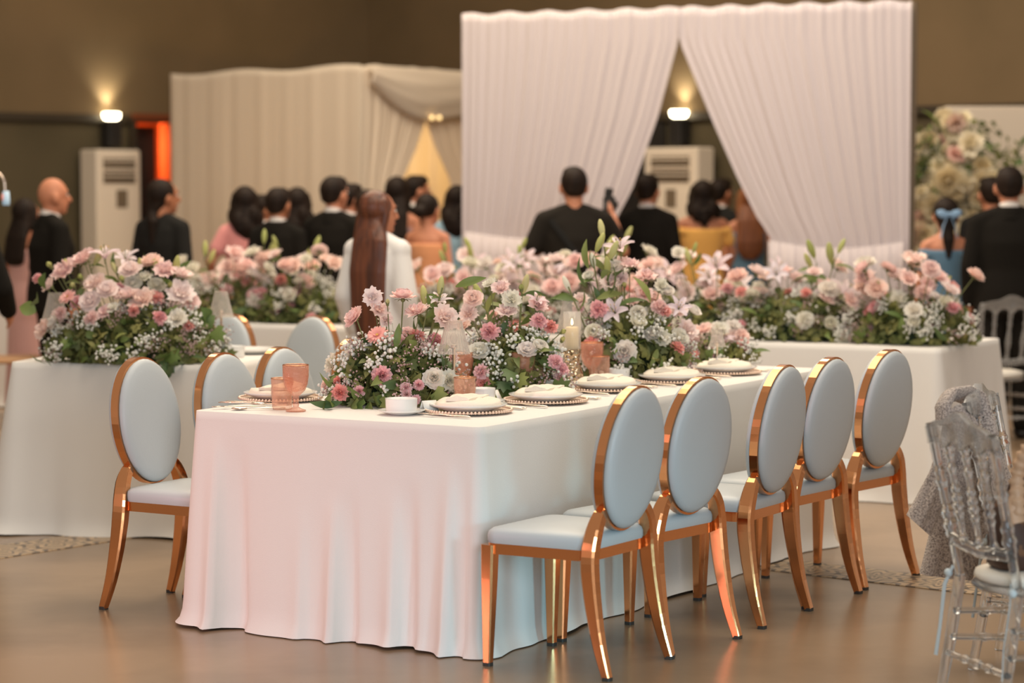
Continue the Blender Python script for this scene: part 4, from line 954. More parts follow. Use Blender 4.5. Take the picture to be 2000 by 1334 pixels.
class Arrangement:
    def __init__(s, name, cx, cy, z, ang, a, b, h, label, group, seed, gyp=14, limo=8, fol=900, leaves=70, cat='flowers', foam=True):
        s.r = random.Random(seed); s.c = Vector((cx, cy, z)); s.a, s.b, s.h = a, b, h
        s.U = Vector((math.cos(ang), math.sin(ang), 0)); s.V = Vector((-s.U.y, s.U.x, 0))
        s.root = tag(empty(name, s.c), label, cat, group)
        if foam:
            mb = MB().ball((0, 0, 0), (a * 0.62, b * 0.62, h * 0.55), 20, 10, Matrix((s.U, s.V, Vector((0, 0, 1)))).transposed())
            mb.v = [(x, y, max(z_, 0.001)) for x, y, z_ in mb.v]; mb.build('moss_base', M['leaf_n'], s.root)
        s.foliage(fol); s.gyps(gyp, limo); s.leaves(leaves)
    def surf(s, k=1.0, zmin=0.0):                     # a point and normal on the mound
        r = s.r
        while True:
            d = Vector((r.gauss(0, 1), r.gauss(0, 1), abs(r.gauss(0, 1)))).normalized()
            if d.z >= zmin: break
        p = s.U * (d.x * s.a * k) + s.V * (d.y * s.b * k) + Vector((0, 0, d.z * s.h * k))
        n = (s.U * (d.x / s.a) + s.V * (d.y / s.b) + Vector((0, 0, d.z / s.h))).normalized()
        return p, n
    def foliage(s, n):
        mb = MB(); r = s.r
        for i in range(n):
            p, nn = s.surf(r.uniform(0.7, 1.06)); p.z = max(p.z, 0.012)
            src = LEAFMB['ivy' if r.random() < 0.5 else 'oval']; sc = r.uniform(0.55, 1.05)
            d = (nn + Vector((r.gauss(0, .6), r.gauss(0, .6), r.gauss(0, .45)))).normalized()
            m3 = orient(d, r.uniform(0, 6.28)) @ Matrix.Rotation(r.uniform(0.2, 1.2), 3, 'X')
            vs = [p + m3 @ (Vector(v) * sc) for v in src.v]; vs = [Vector((v.x, v.y, max(v.z, 0.002))) for v in vs]
            mb.add(vs, src.f)
        tag(mb.build('foliage', M['leaf_d'], s.root), kind='stuff')
    def gyps(s, n, nl):
        r = s.r
        for nm, cnt, m, nb, rb, sp in (('babys_breath', n, M['gyp'], 26, 0.0062, 0.034), ('filler_sprigs', nl, M['limo'], 34, 0.0036, 0.036)):
            if not cnt: continue
            mb = MB()
            for i in range(cnt):
                p, nn = s.surf(r.uniform(1.0, 1.14), 0.12); ctr = p + nn * 0.02
                for k in range(nb):
                    q = ctr + Vector((r.gauss(0, sp * .6), r.gauss(0, sp * .6), r.gauss(0, sp * .55)))
                    q.z = max(q.z, rb)
                    mb.ball(q, rb * r.uniform(0.7, 1.25), 6, 4)
                    if k % 3 == 0: mb.mi = 1; mb.tube([p - nn * 0.03, q], 0.0007, 3, False); mb.mi = 0
            tag(mb.build(nm, [m, M['stem']], s.root), kind='stuff')
    def leaf(s, p, d, sc, kind, spin):
        o = link('leaf', LEAF[kind], s.root)
        m3 = orient(d, spin) @ Matrix.Rotation(0.9, 3, 'X'); o.matrix_local = Matrix.Translation(p) @ m3.to_4x4() @ Matrix.Diagonal((sc, sc, sc, 1)); return o
    def leaves(s, n):
        r = s.r
        for i in range(n):
            p, nn = s.surf(r.uniform(0.96, 1.08)); d = (nn + Vector((r.gauss(0, .4), r.gauss(0, .4), r.gauss(0, .3) - 0.1))).normalized(); p.z = max(p.z, 0.03)
            s.leaf(p, d, r.uniform(0.8, 1.2), r.choice(('ivy', 'ivy', 'oval', 'round', 'long')), r.uniform(0, 6.28))
    def stem(s, p, q, rad=0.0023):
        d = q - p; o = link('stem', STEM, s.root); L = d.length
        if L < 0.02: return
        o.matrix_local = Matrix.Translation(p) @ orient(d, 0).to_4x4() @ Matrix.Diagonal((rad, rad, L, 1))
    def head(s, kind, p, n, sc=1.0, stem=True):       # p in the arrangement's own frame
        r = s.r; o = link(kind, r.choice(HEAD[kind]), s.root)
        o.matrix_local = Matrix.Translation(p) @ orient(n, r.uniform(0, 6.28)).to_4x4() @ Matrix.Diagonal((sc, sc, sc, 1))
        if stem:
            n = Vector(n).normalized(); base = Vector((p.x * 0.62, p.y * 0.62, max(0.02, min(s.h * 0.75, p.z - 0.06))))
            mid = p - n * 0.004; s.stem(base, mid, 0.0026 if 'rose' in kind or 'lily' in kind or 'gerb' in kind else 0.0019)
        return o
    def px(s, kind, x, y, sc=1.0, dy=0.0, n=None, stem=True):   # a head placed where the photo shows it, dy = depth offset from the centre
        P = at(x, y, s.c.y + dy) - s.c; r = s.r
        if n is None: n = Vector((P.x * 1.6 + r.gauss(0, .15), -0.5 + dy + r.gauss(0, .2), 0.45 + 1.2 * max(0, P.z - 0.15) + r.gauss(0, .15)))
        return s.head(kind, P, Vector(n), sc, stem)
    def low(s, kinds, n, sc=(0.75, 1.05), zmin=0.1):
        for i in range(n):
            p, nn = s.surf(s.r.uniform(1.02, 1.14), zmin); s.head(s.r.choice(kinds), p, nn + Vector((0, -0.15, 0.1)), s.r.uniform(*sc), False)
    def tall(s, kinds, n, z0, z1, sc=(0.8, 1.1), spread=1.15):
        for i in range(n):
            r = s.r; x, y = r.uniform(-1, 1), r.uniform(-1, 1); z = r.uniform(z0, z1)
            p = s.U * (x * s.a * spread) + s.V * (y * s.b * spread) + Vector((0, 0, z * (1 - 0.25 * x * x)))
            s.head(r.choice(kinds), p, Vector((p.x * 1.5 + r.gauss(0, .3), -0.35 + r.gauss(0, .4), 0.7)), r.uniform(*sc))
    def lilyspray(s, x, y, dy=0.0, k=3, white=False, big=1.0):  # upright stalk with buds and long leaves
        P = at(x, y, s.c.y + dy) - s.c; r = s.r; base = Vector((P.x * 0.6, P.y * 0.6, min(s.h * 0.6, P.z - 0.15)))
        s.stem(base, P, 0.003)
        for i in range(k):
            a = r.uniform(0, 6.28); d = Vector((math.cos(a) * 0.5, math.sin(a) * 0.3, 1)); b0 = base.lerp(P, 0.8 + 0.2 * i / max(1, k - 1))
            e = b0 + d.normalized() * 0.03; s.stem(b0, e, 0.0018); s.head('white_lily_bud' if white and i == 0 else 'lily_bud', e, d, r.uniform(0.6, 0.95) * big, False)
        for i in range(4):
            a = r.uniform(0, 6.28); s.leaf(base.lerp(P, 0.45 + 0.14 * i), Vector((math.cos(a), math.sin(a) * 0.6, 0.5)), r.uniform(0.7, 1.05) * big, 'long', r.uniform(0, 6.28))
PINK = ['rose', 'lisianthus', 'rose', 'lisianthus', 'carnation']
MIX = ['rose', 'lisianthus', 'carnation', 'white_rose', 'coral_carnation', 'ranunculus', 'white_lisianthus', 'rose']
SMALL = ['carnation', 'coral_carnation', 'ranunculus', 'carnation', 'white_lisianthus', 'white_rose']
gfl = 'low flower arrangements on the long table'; gfb = 'flower arrangements lining the head table'
def mid(x, y, push): P = gp(x, y, TT); return P + U1 * push
P = gp(765, 797, TT) + Vector((0.0, 0.22, 0))
A1 = Arrangement('flower_arrangement', P.x, P.y, TT, 0.25, 0.225, 0.19, 0.225, 'nearest flower arrangement, tall pink roses over baby\'s breath, on the long table', gfl, 11, 30, 26, 1000, 80)
for k, x, y, sc, dy, n in (
    ('rose', 695, 622, 0.92, -0.05, (-0.75, -0.35, 0.6)), ('lisianthus', 730, 583, 0.82, 0.02, (-0.2, -0.9, 0.5)), ('lisianthus', 739, 608, 0.78, 0.0, (0.3, -0.7, 0.6)),
    ('rose', 787, 584, 1.0, 0.02, (0.02, -0.08, 1)), ('lisianthus', 818, 613, 0.98, -0.02, (-0.25, -0.35, 0.9)), ('lisianthus', 866, 622, 1.05, -0.06, (0.45, -0.8, 0.4)),
    ('lily', 857, 594, 0.62, 0.06, (0.1, -0.4, 1)), ('flower_bud', 757, 595, 0.7, 0.0, (0, -0.2, 1)), ('lisianthus', 754, 627, 0.6, 0.08, (0, -0.8, 0.5)),
    ('gerbera_daisy', 737, 655, 0.88, -0.08, (-0.25, -0.75, 0.75)), ('carnation', 776, 668, 0.9, -0.05, (0.1, -0.4, 1)), ('coral_carnation', 814, 658, 0.8, 0.0, (0.2, -0.5, 0.9)),
    ('carnation', 850, 666, 0.85, 0.05, (0.4, -0.6, 0.6)), ('carnation', 745, 734, 1.0, -0.19, (0, -1, 0.25)), ('coral_carnation', 665, 767, 0.85, -0.17, (-0.3, -0.9, 0.1)),
    ('carnation', 702, 764, 0.55, -0.2, (0, -1, 0.1)), ('carnation', 793, 758, 0.6, -0.2, (0, -1, 0.3)), ('carnation', 794, 770, 0.55, -0.2, (0, -1, 0)), ('carnation', 818, 752, 0.55, -0.19, (0.1, -1, 0.2)), ('carnation', 812, 780, 0.5, -0.2, (0, -1, 0)),
    ('white_rose', 848, 740, 0.85, -0.17, (0.0, -0.9, 0.3)), ('white_lisianthus', 875, 744, 0.85, -0.14, (0.4, -0.9, 0.2)), ('white_lisianthus', 693, 700, 0.9, 0.03, (-0.3, -0.6, 0.6)), ('white_lisianthus', 652, 712, 0.8, 0.05, (-0.8, -0.4, 0.3)),
    ('flower_bud', 862, 685, 1.1, -0.03, (0.9, -0.3, 0.6)), ('coral_carnation', 660, 745, 0.5, -0.12, (-0.8, -0.5, 0.2)), ('lisianthus', 832, 684, 0.6, -0.02, (0.2, -0.7, 0.5)), ('rose', 795, 655, 0.7, 0.12, (0, -0.7, 0.6)), ('lisianthus', 880, 700, 0.6, 0.1, (0.8, -0.5, 0.3)), ('lisianthus', 640, 755, 0.6, -0.02, (-0.9, -0.4, 0.2))):
    A1.px(k, x, y, sc, dy, n, stem=(y < 690))
A1.lilyspray(864, 562, 0.05, 1); A1.lilyspray(838, 588, 0.06, 1)
for x, y, kind in ((655, 790, 'long'), (668, 785, 'long'), (640, 780, 'long'), (840, 790, 'ivy'), (838, 775, 'ivy'), (850, 765, 'ivy'), (700, 785, 'ivy'), (690, 795, 'ivy'), (730, 780, 'ivy'), (890, 560, 'long'), (760, 780, 'ivy'), (720, 795, 'round')):
    q = at(x, y, A1.c.y + (-0.22 if y > 600 else 0.08)) - A1.c; q.z = max(q.z, 0.02); A1.leaf(q, Vector((q.x * 2, -0.5, -0.2 if y > 600 else 0.3)), 1.15, kind, R.uniform(0, 6))
P = gp(1000, 776, TT) + Vector((0.03, 0.22, 0))
A2 = Arrangement('flower_arrangement', P.x - 0.03, P.y, TT, 0.4, 0.19, 0.19, 0.235, 'second flower arrangement on the long table, behind the pleated lamp and first goblet', gfl, 12, 30, 20, 900, 70)
for k, x, y, sc, dy in (('rose', 925, 586, 0.85, -0.05), ('lisianthus', 916, 614, 0.8, -0.06), ('lisianthus', 980, 566, 0.8, 0), ('white_lisianthus', 1000, 588, 0.85, -0.04), ('lisianthus', 990, 612, 0.9, -0.05), ('lily', 1047, 592, 0.55, 0.0), ('lisianthus', 1050, 600, 0.85, 0.02),
    ('white_lisianthus', 957, 557, 0.6, 0.05), ('flower_bud', 911, 564, 0.9, 0.05), ('flower_bud', 1018, 568, 0.9, 0.03), ('carnation', 957, 650, 1.0, -0.1), ('carnation', 1052, 628, 0.9, -0.05), ('coral_carnation', 1074, 640, 0.8, -0.03), ('white_rose', 935, 688, 0.85, -0.12), ('white_rose', 1028, 686, 0.8, -0.16), ('ranunculus', 1053, 680, 0.85, -0.15),
    ('carnation', 940, 728, 0.85, -0.2), ('coral_carnation', 944, 750, 0.8, -0.2), ('carnation', 1084, 708, 0.8, -0.15), ('carnation', 1097, 722, 0.75, -0.14), ('carnation', 1092, 738, 0.6, -0.14), ('flower_bud', 1096, 650, 0.8, -0.1), ('flower_bud', 1097, 667, 0.8, -0.1), ('lisianthus', 905, 640, 0.7, 0.1), ('rose', 1025, 640, 0.7, 0.12), ('lisianthus', 965, 620, 0.7, 0.15)):
    A2.px(k, x, y, sc, dy, stem=(y < 660))
A2.lilyspray(945, 580, 0.1, 1); A2.lilyspray(1020, 560, 0.12, 1)
for x, y in ((1000, 760), (985, 745), (1010, 740), (1000, 725), (1025, 755), (975, 765), (1090, 760), (940, 770)):
    q = at(x, y, A2.c.y - 0.22) - A2.c; q.z = max(q.z, 0.03); A2.leaf(q, Vector((q.x, -0.8, 0.1)), 1.4, 'ivy', R.uniform(0, 6))
P = gp(1222, 746, TT) + Vector((0.02, 0.22, 0))
A3 = Arrangement('flower_arrangement', P.x, P.y, TT, 0.45, 0.26, 0.21, 0.245, 'third flower arrangement on the long table, pale lily and long leaves beside the candle', gfl, 13, 34, 22, 900, 70)
for k, x, y, sc, dy in (('lily', 1212, 490, 0.85, 0.05), ('white_rose', 1200, 523, 0.75, 0.0), ('lisianthus', 1230, 522, 0.9, 0.0), ('lisianthus', 1217, 518, 0.8, 0.05), ('ranunculus', 1150, 542, 0.7, 0.0), ('lisianthus', 1192, 556, 0.9, 0.0), ('lisianthus', 1210, 545, 0.75, 0.05), ('flower_bud', 1220, 560, 0.8, -0.03), ('lisianthus', 1262, 545, 1.0, 0.1),
    ('white_lisianthus', 1290, 560, 0.7, 0.05), ('ranunculus', 1302, 572, 0.85, 0.05), ('carnation', 1170, 606, 1.1, -0.1), ('lily', 1202, 612, 0.8, -0.1), ('ranunculus', 1245, 615, 0.95, -0.08), ('ranunculus', 1245, 634, 1.0, -0.12), ('lisianthus', 1258, 577, 0.8, 0.03), ('carnation', 1287, 603, 1.0, -0.05), ('coral_carnation', 1298, 610, 0.8, -0.05), ('lily', 1325, 604, 0.65, 0.0), ('lisianthus', 1322, 612, 0.9, 0.05),
    ('ranunculus', 1160, 653, 1.05, -0.15), ('coral_carnation', 1155, 672, 0.9, -0.18), ('white_rose', 1222, 688, 1.0, -0.2), ('white_rose', 1274, 656, 0.85, -0.1), ('white_lisianthus', 1290, 662, 0.85, -0.1), ('white_rose', 1326, 660, 0.85, -0.05), ('lisianthus', 1340, 648, 1.0, 0.0), ('ranunculus', 1352, 611, 0.95, 0.1), ('coral_carnation', 1322, 682, 0.9, -0.1),
    ('white_lisianthus', 1180, 635, 0.7, -0.05), ('lisianthus', 1135, 590, 0.8, 0.05), ('carnation', 1130, 605, 0.7, 0.05), ('lisianthus', 1235, 590, 0.8, 0.1), ('rose', 1275, 585, 0.8, 0.15), ('carnation', 1255, 655, 0.7, -0.05)):
    A3.px(k, x, y, sc, dy, stem=(y < 650))
A3.lilyspray(1185, 520, -0.02, 2); A3.lilyspray(1158, 505, 0.0, 2, True); A3.lilyspray(1110, 560, -0.1, 1, True); A3.lilyspray(1180, 478, 0.08, 2)
for x, y, dx in ((1145, 560, -1), (1165, 585, 1), (1190, 575, 1), (1175, 545, 0.2), (1150, 525, -0.5), (1205, 600, 0.5), (1270, 590, 0), (1130, 590, -1)):
    q = at(x, y, A3.c.y - 0.06) - A3.c; A3.leaf(q, Vector((dx, -0.3, 0.7)), 1.25, 'long', R.uniform(0, 6))
P = gp(1400, 712, TT) + Vector((0.02, 0.12, 0))
A4 = Arrangement('flower_arrangement', P.x, P.y, TT, 0.5, 0.19, 0.12, 0.08, 'small loose flower arrangement at the far end of the long table, behind the last plate', gfl, 14, 8, 6, 260, 30)
for k, x, y, sc, dy in (('lisianthus', 1375, 650, 1.0, 0), ('white_lisianthus', 1405, 645, 0.9, 0), ('lily', 1412, 668, 0.7, -0.03), ('lisianthus', 1408, 674, 0.9, 0), ('flower_bud', 1380, 676, 1.2, -0.05), ('carnation', 1393, 690, 0.9, -0.08), ('lisianthus', 1430, 660, 0.8, 0.05), ('rose', 1447, 658, 0.8, 0.05), ('coral_carnation', 1452, 676, 0.9, 0), ('coral_carnation', 1352, 698, 1.0, -0.1), ('flower_bud', 1466, 702, 1.0, 0), ('lisianthus', 1345, 655, 1.1, 0.03), ('coral_carnation', 1420, 708, 0.8, -0.08), ('flower_bud', 1330, 690, 0.9, 0), ('lisianthus', 1362, 672, 0.8, 0.05), ('white_lisianthus', 1430, 640, 0.8, 0.08), ('white_rose', 1386, 660, 0.8, 0.08)):
    A4.px(k, x, y, sc, dy)
# left table
P = gp(252, 714, TT) + Vector((0, 0.28, 0))
B1_ = Arrangement('flower_arrangement', P.x, P.y, TT, -0.12, 0.40, 0.25, 0.23, 'broad mound of pink and white flowers on the left table', 'blurred flower arrangements', 15, 38, 30, 1300, 90)
for k, x, y, sc, dy in (('flower_bud', 100, 522, 1.1, 0), ('lisianthus', 130, 532, 1.3, 0), ('lisianthus', 165, 512, 1.3, 0), ('lily', 205, 505, 0.9, 0), ('lily', 246, 510, 0.8, 0.1), ('rose', 255, 530, 1.1, 0), ('rose', 296, 517, 1.2, 0.05), ('lisianthus', 322, 533, 1.1, 0), ('lisianthus', 352, 542, 1.2, 0), ('white_rose', 260, 555, 0.9, 0), ('white_rose', 305, 560, 0.9, 0), ('white_lisianthus', 283, 545, 0.8, 0), ('lisianthus', 190, 558, 1.2, -0.05), ('rose', 210, 570, 1.1, -0.1), ('lisianthus', 250, 582, 1.2, -0.1), ('lisianthus', 280, 592, 1.4, -0.1), ('carnation', 233, 568, 1.0, 0), ('coral_carnation', 305, 583, 1.0, -0.05), ('lisianthus', 352, 577, 1.4, -0.05), ('rose', 178, 590, 1.1, -0.1), ('gerbera_daisy', 132, 580, 0.9, -0.1), ('carnation', 152, 592, 0.9, -0.05),
    ('carnation', 180, 622, 0.95, -0.2), ('lisianthus', 205, 613, 0.8, -0.15), ('white_lisianthus', 222, 604, 0.7, -0.15), ('carnation', 310, 622, 0.95, -0.2), ('white_lisianthus', 347, 625, 1.0, -0.15), ('coral_carnation', 368, 638, 0.8, -0.12), ('coral_carnation', 262, 607, 0.8, -0.15), ('white_lisianthus', 110, 630, 0.9, -0.05), ('lisianthus', 90, 645, 1.1, 0), ('rose', 118, 618, 0.9, 0), ('carnation', 120, 612, 0.8, -0.1), ('lisianthus', 340, 600, 0.9, 0.05), ('rose', 370, 590, 1.0, 0.08), ('lisianthus', 100, 560, 0.9, 0.1), ('carnation', 75, 545, 0.7, 0.1)):
    B1_.px(k, x, y, sc, dy, stem=(y < 600))
for x, y in ((228, 520), (275, 515), (318, 515), (345, 522), (170, 500), (110, 520)): B1_.lilyspray(x, y, 0.05, 1)
for x, y in ((160, 545), (240, 550), (330, 560), (145, 560), (295, 605), (215, 640), (350, 610)): B1_.px('flower_bud', x, y, 1.0, -0.08, None, False)
for x, y in ((330, 712), (318, 700), (338, 725), (345, 715), (332, 690), (90, 700), (75, 705), (400, 668), (418, 645)):
    q = at(x, y, B1_.c.y - 0.26) - B1_.c; q.z = max(q.z, -0.06); B1_.leaf(q, Vector((q.x, -1.0, -0.3)), 1.5, 'ivy', R.uniform(0, 6))
for x, y in ((75, 590), (70, 610), (90, 565), (395, 640), (405, 628)):
    q = at(x, y, B1_.c.y) - B1_.c; B1_.leaf(q, Vector((q.x, -0.5, 0.4)), 1.8, 'round', R.uniform(0, 6))
# head table
def headpos(px, d=0.38):
    lo, hi = 0.0, 4.8
    f = lambda L: (lambda q: q.x - xh(px, q.y, TH))(T3 + V1 * L + U1 * d)
    for _ in range(40):
        m_ = (lo + hi) / 2
        if f(m_) > 0: lo = m_
        else: hi = m_
    return T3 + V1 * lo + U1 * d
for i, (px_, hw, h, tl, label, seed, extra) in enumerate((
    (1772, 0.36, 0.23, 0.46, 'flower arrangement at the right end of the head table, coral bud leaning out', 51, [('coral_carnation', 1858, 565, 1.2), ('lisianthus', 1830, 545, 1.2), ('lisianthus', 1810, 558, 1.0), ('flower_bud', 1852, 547, 0.9), ('white_rose', 1853, 597, 1.2), ('carnation', 1825, 630, 1.3), ('carnation', 1745, 625, 1.0), ('carnation', 1893, 625, 0.9), ('white_lisianthus', 1800, 612, 1.0), ('white_rose', 1788, 645, 1.1), ('lisianthus', 1692, 548, 1.2), ('rose', 1755, 543, 1.3), ('rose', 1712, 565, 1.2), ('white_lisianthus', 1752, 590, 1.2), ('coral_carnation', 1720, 575, 0.9), ('flower_bud', 1716, 555, 0.9), ('lisianthus', 1775, 548, 1.1), ('coral_carnation', 1698, 610, 0.9), ('carnation', 1693, 645, 1.0)]),
    (1548, 0.40, 0.23, 0.42, 'flower arrangement on the head table with tall green lily buds, right of centre', 52, [('lily', 1516, 538, 0.9), ('lisianthus', 1500, 545, 1.2), ('lisianthus', 1556, 548, 1.1), ('coral_carnation', 1541, 573, 0.8), ('lisianthus', 1590, 535, 0.9), ('lisianthus', 1612, 565, 1.2), ('rose', 1624, 575, 1.1), ('coral_carnation', 1608, 556, 0.9), ('coral_carnation', 1448, 572, 1.0), ('white_rose', 1547, 618, 1.4), ('carnation', 1585, 657, 1.2), ('carnation', 1490, 613, 0.9), ('carnation', 1500, 632, 0.9), ('flower_bud', 1623, 618, 0.9), ('carnation', 1628, 632, 1.3), ('white_lisianthus', 1482, 570, 1.1)]),
    (1400, 0.44, 0.22, 0.44, 'flower arrangement on the head table before the marigold dress', 53, [('lily', 1385, 545, 0.9), ('lisianthus', 1380, 560, 1.3), ('lisianthus', 1325, 530, 1.2), ('white_lisianthus', 1325, 495, 0.8), ('flower_bud', 1322, 490, 0.8), ('lisianthus', 1345, 575, 1.2), ('carnation', 1420, 565, 1.0), ('ranunculus', 1437, 560, 1.0)]),
    (1230, 0.44, 0.22, 0.46, 'flower arrangement on the head table before the man in the black suit', 54, [('lisianthus', 1262, 530, 1.2), ('rose', 1240, 555, 1.2), ('lisianthus', 1330, 560, 1.0)]),
    (1075, 0.44, 0.22, 0.46, 'flower arrangement on the head table before the photographer', 55, [('white_lisianthus', 1104, 500, 0.9), ('lisianthus', 1112, 515, 0.9), ('lisianthus', 1100, 548, 1.4), ('lily', 1008, 520, 1.0), ('lisianthus', 1085, 535, 1.2), ('lisianthus', 1000, 540, 1.1)]),
    (905, 0.42, 0.22, 0.46, 'pale flower arrangement on the head table right of the long-haired woman', 56, [('lily', 925, 520, 1.1), ('rose', 870, 530, 1.2), ('lisianthus', 845, 540, 1.2), ('coral_carnation', 882, 556, 0.9), ('lisianthus', 905, 545, 1.1)]),
    (590, 0.44, 0.23, 0.46, 'flower arrangement on the head table left of the long-haired woman', 57, [('lisianthus', 652, 517, 1.2), ('lisianthus', 575, 523, 1.3), ('rose', 558, 520, 1.1), ('lisianthus', 540, 500, 1.0), ('rose', 595, 553, 1.3), ('white_lisianthus', 598, 508, 0.8), ('coral_carnation', 629, 607, 1.1), ('carnation', 568, 603, 1.1), ('coral_carnation', 549, 548, 1.0), ('carnation', 585, 570, 1.0), ('white_rose', 630, 573, 0.9)]),
    (455, 0.42, 0.23, 0.44, 'flower arrangement at the left end of the head table', 58, [('lisianthus', 445, 525, 1.3), ('lisianthus', 480, 522, 1.3), ('rose', 470, 530, 1.2), ('lisianthus', 412, 550, 1.2), ('rose', 440, 550, 1.2), ('coral_carnation', 485, 552, 1.3), ('lisianthus', 512, 560, 1.2), ('carnation', 495, 585, 1.1), ('carnation', 497, 625, 1.0), ('lisianthus', 405, 595, 0.9)]))):
    q = headpos(px_, 0.30)
    a_ = Arrangement('flower_arrangement', q.x, q.y, TT, math.atan2(V1.y, V1.x), hw, 0.22, h, label, gfb, seed, 34, 20, 700, 50)
    for k, x, y, sc in extra: a_.px(k, x, y, sc * 0.95, R.uniform(-0.12, 0.08), stem=(y < 600))
    a_.low(SMALL, 11, (0.8, 1.1)); a_.tall(['rose', 'lisianthus', 'lisianthus', 'white_lisianthus', 'rose', 'white_rose', 'lily'], 13, h, tl, (0.9, 1.25), 1.05)
    for pxs, pys in {1548: ((1595, 515), (1632, 505)), 1230: ((1180, 500), (1215, 480)), 1075: ((1015, 495),), 905: ((870, 505), (925, 500)), 590: ((515, 485), (610, 500), (545, 492)), 455: ((400, 510),), 1400: ((1350, 505),)}.get(px_, ()): a_.lilyspray(pxs, pys, 0.0, 2, False, 1.45 if px_ == 1548 else 1.1)
# floral wall at the back right
q = at(1868, 380, 18.1)
FW = Arrangement('floral_wall', q.x, 18.15, q.z, 0.0, 0.62, 0.22, 0.55, 'tall wall of large cream and blush blooms in front of the backdrop panel', None, 61, 0, 0, 500, 40, 'flowers', False)
for i in range(210):
    r = FW.r; x = r.uniform(1785, 1950); y = r.uniform(225, 560)
    if x > 1890 and y < 260 + (x - 1890) * 0.9: continue
    if x < 1842 and y < 265: continue
    kind = r.choice(['cream_bloom', 'cream_lisianthus', 'cream_bloom', 'cream_lisianthus', 'pink_bloom', 'cream_bloom'])
    FW.head(kind, at(x, y, 18.0 + r.uniform(-0.12, 0.2)) - FW.c, Vector((r.gauss(0, .35), -1, r.gauss(0.2, .35))), r.uniform(0.9, 2.1), False)
for i in range(60):
    r = FW.r; x = r.uniform(1785, 1950); y = r.uniform(260, 560); FW.leaf(at(x, y, 18.1) - FW.c, Vector((r.gauss(0, 1), -0.8, r.gauss(0, 1))), r.uniform(1.5, 2.6), r.choice(('oval', 'long', 'ivy')), r.uniform(0, 6))
MB().box((0.03, 0.2, -q.z / 2), (0.7, 0.08, q.z)).build('stand', M['leaf_n'], FW.root, False)
# the green sprig that has dropped on the floor behind the fourth chair
P = gp(1594, 1020, 0.0); P = at(1594, 1016, 10.55); 
lf = link('leaf_sprig', LEAF['ivy']); g0 = gp(1592, 1021, 0.0); lf.location = (g0.x, g0.y, 0.012); lf.scale = (1.5, 1.5, 1.5); lf.rotation_euler = (0.3, 0.2, 0.6); tag(lf, 'small green leaf fallen on the floor beneath the fourth near-row chair', 'leaf')
# ------------------------------------------------------------------ people
PENDING = []
def remesh_obj(mb, name, m, parent, vox=0.014, smooth=3):
    o = mb.build(name, m, parent)
    rm = o.modifiers.new('remesh', 'REMESH'); rm.mode = 'VOXEL'; rm.voxel_size = vox; rm.use_smooth_shade = True
    sm = o.modifiers.new('smooth', 'SMOOTH'); sm.factor = 0.5; sm.iterations = smooth
    PENDING.append(o); return o
def loft(mb, rings, n=20):                            # rings: (z, cx, cy, rx, ry)
    rows = [[Vector((cx + rx * math.cos(2 * PI * j / n), cy + ry * math.sin(2 * PI * j / n), z)) for j in range(n)] for z, cx, cy, rx, ry in rings]
    mb.grid(rows, True); mb.cap(rows[0], rings[0][0] < rings[-1][0]); mb.cap(rows[-1], rings[0][0] > rings[-1][0])
def caps(mb, p, q, r0, r1):
    p, q = Vector(p), Vector(q); mb.tube([p, q], [r0, r1], 12); mb.ball(p, r0, 12, 8); mb.ball(q, r1, 12, 8)
def hand(mb, wrist, dirv, side, grip=0.35):
    d = Vector(dirv).normalized(); w_ = Vector(wrist); fwd = Vector((0, 1, 0)); fwd = (fwd - d * fwd.dot(d)).normalized(); out = d.cross(fwd)
    mb.ball(w_ + d * 0.05, (0.02, 0.04, 0.052), 10, 8, Matrix((out, fwd, d)).transposed())
    for k, L in enumerate((0.068, 0.078, 0.073, 0.058)):
        b = w_ + d * 0.088 + fwd * (0.030 - 0.020 * k); k1 = b + d * L * 0.5 + out * (-side * 0.01 * grip * 2); k2 = k1 + (d + out * (-side * grip * 1.4)).normalized() * L * 0.5
        caps(mb, b, k1, 0.0092, 0.0086); caps(mb, k1, k2, 0.0086, 0.0072)
    t0 = w_ + d * 0.03 + fwd * 0.03; t1 = t0 + (d * 0.7 + fwd * 0.8).normalized() * 0.04; t2 = t1 + (d + fwd * 0.1).normalized() * 0.032
    caps(mb, t0, t1, 0.0125, 0.010); caps(mb, t1, t2, 0.010, 0.008)
